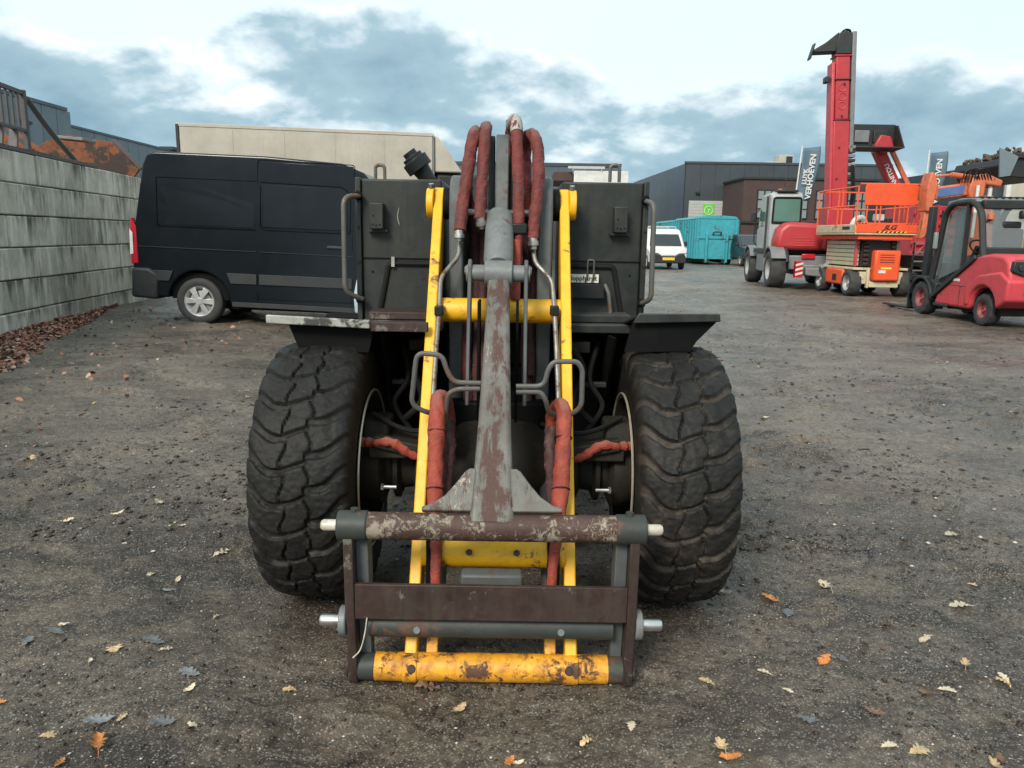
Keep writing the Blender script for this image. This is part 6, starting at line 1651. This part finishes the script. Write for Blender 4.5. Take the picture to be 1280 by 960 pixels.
m = fm(); m.box((FX0 + .10, 13.20, 1.17), (FX1 - .10, 13.28, 1.30)); m.build('rear_sill', 'machine_dark', fk, bevel=.02)
m = fm(); m.add([(FX0 + .14, 13.27, 1.30), (FX1 - .14, 13.27, 1.30), (FX1 - .14, 13.40, 1.94), (FX0 + .14, 13.40, 1.94)], [(0, 1, 2, 3)]); m.build('rear_window', 'cab_pane', fk)
m = fm(); m.add([(FX0 + .09, 14.50, .70), (FX0 + .09, 13.76, .95), (FX0 + .09, 13.78, 1.98), (FX0 + .09, 14.30, 1.98)], [(0, 1, 2, 3)]); m.build('door_pane', 'cab_pane', fk)
m = fm(); m.add([(FX0 + .12, 14.68, .75), (FX1 - .12, 14.68, .75), (FX1 - .12, 14.46, 1.92), (FX0 + .12, 14.46, 1.92)], [(0, 1, 2, 3)]); m.build('windscreen', 'cab_pane', fk)
m = fm(); m.box((8.2, 13.40, .95), (8.72, 13.85, 1.10)); m.box((8.22, 13.36, 1.1), (8.70, 13.47, 1.62)); m.build('seat', 'black_plastic', fk, bevel=.05, seg=3)
m = fm(); m.tube([(8.40 + .16 * math.cos(a), 14.12 + .10 * math.sin(a), 1.30 + .12 * math.sin(a)) for a in np.linspace(0, 6.283, 22, endpoint=False)], .016, 6, closed=True); m.build('steering_wheel', 'black_plastic', fk)
m = fm(); m.bar((8.40, 14.14, 1.30), (8.40, 14.42, .80), .08, .08); m.build('steering_column', 'machine_dark', fk)
m = fm(); m.box((8.0, 14.35, .55), (8.95, 14.6, 1.0)); m.build('dashboard', 'machine_dark', fk, bevel=.04)
m = fm(); m.cyl((8.05, 13.30, 1.76), (8.05, 13.30, 1.86), .05, n=14); bc = m.build('beacon', 'crane_orange', fk, bevel=.01)
m = fm(); m.bar((7.98, 13.40, 1.70), (8.06, 13.30, 1.76), .05, .03); m.build('beacon_bracket', 'machine_dark', bc)
m = fm(); m.box((8.55, 13.26, 1.78), (8.72, 13.38, 1.92)); m.build('work_lamp', 'machine_dark', fk, bevel=.03)
m = fm(); m.tube([(8.74, 13.28, 1.35), (8.68, 13.36, 1.78)], .012, 6); m.build('wiper', 'black_plastic', fk)
m = fm(); m.box((7.80, 14.50, 1.25), (7.86, 14.58, 1.55)); m.build('mirror', 'window_sky', fk, bevel=.015)
# wheels, front guard
for x, s_ in ((FX0 + .13, -1), (FX1 - .13, 1)):
    wheel(fk, (x - FO[0], 14.95 - FO[1], .32), .32, .25, .17, s_, 'rim_red', 'tyre_plain', 12)
    wheel(fk, (x - s_ * -.02 - FO[0], 12.93 - FO[1], .27), .27, .20, .14, s_, 'rim_red', 'tyre_plain', 12)
    m = fm(); m.prism(arc((14.95, .32), .37, 15, 170, 10) + arc((14.95, .32), .42, 170, 15, 10), 'x', x - .15, x + .15); m.build('mudguard', 'machine_dark', fk, bevel=.01)
m = fm(); m.prism([(14.5, .3), (14.75, .3), (14.8, .75), (14.45, .62)], 'x', FX0 + .02, FX1 - .02); m.build('front_axle_frame', 'machine_dark', fk, bevel=.02)
# mast, carriage, backrest, forks
for x in (8.12, 8.70):
    m = fm(); m.box((x, 15.30, .08), (x + .10, 15.46, 2.05)); m.build('mast_rail', 'machine_dark', fk, bevel=.008)
    m = fm(); m.box((x - .12, 15.62, .05), (x + .02, 15.68, .75)); m.box((x - .12, 15.62, .045), (x + .02, 16.7, .085)); m.build('fork', 'machine_dark', fk, bevel=.006)
m = fm(); m.box((7.95, 15.52, .35), (8.97, 15.60, .50)); m.box((7.95, 15.52, .62), (8.97, 15.60, .72)); m.box((8.2, 15.46, .35), (8.3, 15.52, .72)); m.build('fork_carriage', 'machine_dark', fk, bevel=.006)
for z in (.80, .98, 1.16, 1.34):
    m = fm(); m.box((7.95, 15.54, z), (8.97, 15.57, z + .025)); m.build('backrest_bar', 'machine_grey', fk)
for x in (7.95, 8.95):
    m = fm(); m.box((x, 15.54, .7), (x + .025, 15.57, 1.36)); m.build('backrest_post', 'machine_dark', fk)
# ------------------------------------------------------------------ smaller details
plain('pale_blue', (.36, .46, .50), .45, 0, .15, 20)
m = lm(); m.prism([(-.655, 1.0), (-.585, 1.0), (-.585, 1.20), (-.61, 1.205), (-.645, 1.15), (-.66, 1.08)], 'y', 3.42, 3.60); m.build('fluid_tank', 'pale_blue', loader, bevel=.015, seg=3)
# bolts along the locker edges, a curved scrape, hinge pins
for sx in (-1, 1):
    for z in (1.10, 1.24, 1.38, 1.52):
        m = lm(); m.cyl((sx * .583, 3.184, z), (sx * .583, 3.178, z), .006, n=6); m.build('bolt', 'axle_grime', loader)
m = lm(); m.tube(smooth_path([(-.418, 3.1985, 1.46), (-.424, 3.1985, 1.43), (-.423, 3.1985, 1.41), (-.415, 3.1985, 1.385)]), .0018, 5); m.build('scrape', 'fender_lip', loader)
# ties round the lower sleeves
for px, py, Y in ((546, 540, 2.455), (544, 612, 2.375), (704, 548, 2.455), (701, 612, 2.375)):
    c = at(px, py, Y); m = lm(); d_ = Vector((0, .58, .82))
    u_, v_ = Vector((1, 0, 0)), Vector((0, -.82, .58))
    m.tube([c + (u_ * math.cos(a) + v_ * math.sin(a)) * .0285 for a in np.linspace(0, 6.283, 20, endpoint=False)], .0025, 5, closed=True); m.build('hose_tie', 'black_plastic', loader)
# telehandler: bonnet louvres, cab rails, boom hoses and lettering
for k in range(4):
    m = MB(); m.box((-.55, -1.762, 1.22 + k * .07), (.0, -1.748, 1.25 + k * .07)); m.build('bonnet_louvre', 'fork_red', th)
m = MB(); m.tube(round_path([(-1.14, .55, 1.2), (-1.22, .60, 1.3), (-1.22, .55, 2.2), (-1.13, .5, 2.3)], .05), .02, 6); m.build('grab_handle', 'machine_dark', th)
m = MB(); m.box((-1.34, .62, 1.95), (-1.16, .70, 2.25)); m.build('mirror', 'machine_dark', th, bevel=.02)
m = MB(); m.box((-.95, -1.0, 2.765), (-.35, -.6, 2.83)); m.build('roof_vent', 'machine_dark', th, bevel=.02)
for k in range(3):
    m = MB(); m.tube(smooth_path([(bx(2.4) + .28 + k * .04, -.3, 2.2), (bx(3.0) + .33 + k * .04, -.32, 2.9), (bx(3.6) + .30 + k * .03, -.3, 3.6)]), .022, 6); m.build('boom_hose', 'black_rubber', th)
for k in range(4):
    z = 3.2 + k * .9
    m = MB(); c = bx(z); m.cyl((c - .1 + .05 * k, -.255, z), (c - .1 + .05 * k, -.275, z), .03, n=8); m.build('boom_bolt', 'machine_dark', th)
text('lettering', 'MRT', .20, 'white_paint', th, Matrix.Translation((.62, -1.872, 1.38)) @ Matrix.Rotation(R_(90), 4, 'X'), .002, shear=.2, bold=.004)
# forklift: hood seam, number, step, hoses on the mast, scuffed guard
m = fm(); m.box((FX0 + .05, 12.262, 1.105), (FX1 - .05, 12.30, 1.115)); m.build('hood_seam', 'machine_dark', fk)
m = fm(); m.box((FX0 - .03, 13.95, .22), (FX0 + .02, 14.4, .27)); m.build('step', 'machine_dark', fk, bevel=.01)
m = fm(); m.box((FX0 - .006, 13.66, .70), (FX0 + .002, 13.86, .745)); m.build('number_sticker', 'white_paint', fk)
for x in (8.28, 8.34, 8.58):
    m = fm(); m.tube(smooth_path([(x, 15.27, .4), (x, 15.24, 1.2), (x + .02, 15.27, 1.98)]), .016, 6); m.build('mast_hose', 'black_rubber', fk)
m = fm(); m.cyl((8.46, 15.36, .1), (8.46, 15.36, 1.9), .04, n=12); m.build('mast_ram', 'steel_fitting', fk)
m = fm(); m.box((8.28, 13.33, 1.60), (8.62, 13.42, 1.74)); m.build('headrest', 'black_plastic', fk, bevel=.04)
# ribs on the rusty skip's near wall
for k in range(5):
    x = -10.1 + k * .42
    m = MB(so); m.bar((x, 15.22, 3.05 - k * .10), (x + .25, 15.22, 1.75), .07, .06, (0, 1, 0)); m.build('wall_rib', 'fence_steel' if k % 2 else 'rust_orange', skip)
# lamps and gutters on the halls
for x in (14.6, 18.0, 22.0, 26.0):
    m = MB((22, 64, 0)); m.box((x, 63.75, 5.0), (x + .3, 63.96, 5.15)); m.build('wall_lamp', 'machine_dark', h2)
for y in (26.0, 36.0, 46.5):
    m = MB((-28.6, 40, 0)); m.box((-28.56, y, .1), (-28.44, y + .12, 8.74)); m.build('downpipe', 'clad_side', h1)
for x in (-5.0, 1.0, 7.0):
    m = MB((4, 66, 0)); m.box((x, 65.82, .1), (x + .12, 65.95, 7.14)); m.build('downpipe', 'clad_dark', h4)
# bare young tree before the brick office
plain('bark', (.075, .055, .045), .85, 0, .3, 9, .3)
bt = thing('bare_tree', 'thin leafless young tree before the brick office', 'tree', (18.9, 55.5, 0))
m = MB(); m.tube(smooth_path([(0, 0, 0), (.05, 0, 1.6), (-.03, 0, 3.4), (.04, 0, 5.9)]), [.09 - .075 * i / 18 for i in range(19)], 8); m.build('trunk', 'bark', bt)
trg = random.Random(6); cw = MB()
for k in range(34):
    z = trg.uniform(1.9, 5.2); a = trg.uniform(0, 6.28); L_ = (5.9 - z) * .42 + .25
    e = Vector((math.cos(a) * L_ * .6, math.sin(a) * L_ * .6, z + L_ * .75)); s0 = Vector((0, 0, z))
    cw.tube([s0, s0.lerp(e, .5) + Vector((trg.uniform(-.05, .05), 0, -.06)), e], [.022, .014, .005], 5)
    for j in range(3):
        p = s0.lerp(e, trg.uniform(.4, .9)); b = a + trg.uniform(-1, 1)
        cw.tube([p, p + Vector((math.cos(b) * .25, math.sin(b) * .25, .3))], [.008, .003], 4)
cr_ = cw.build('crown', 'bark', bt); cr_['kind'] = 'stuff'
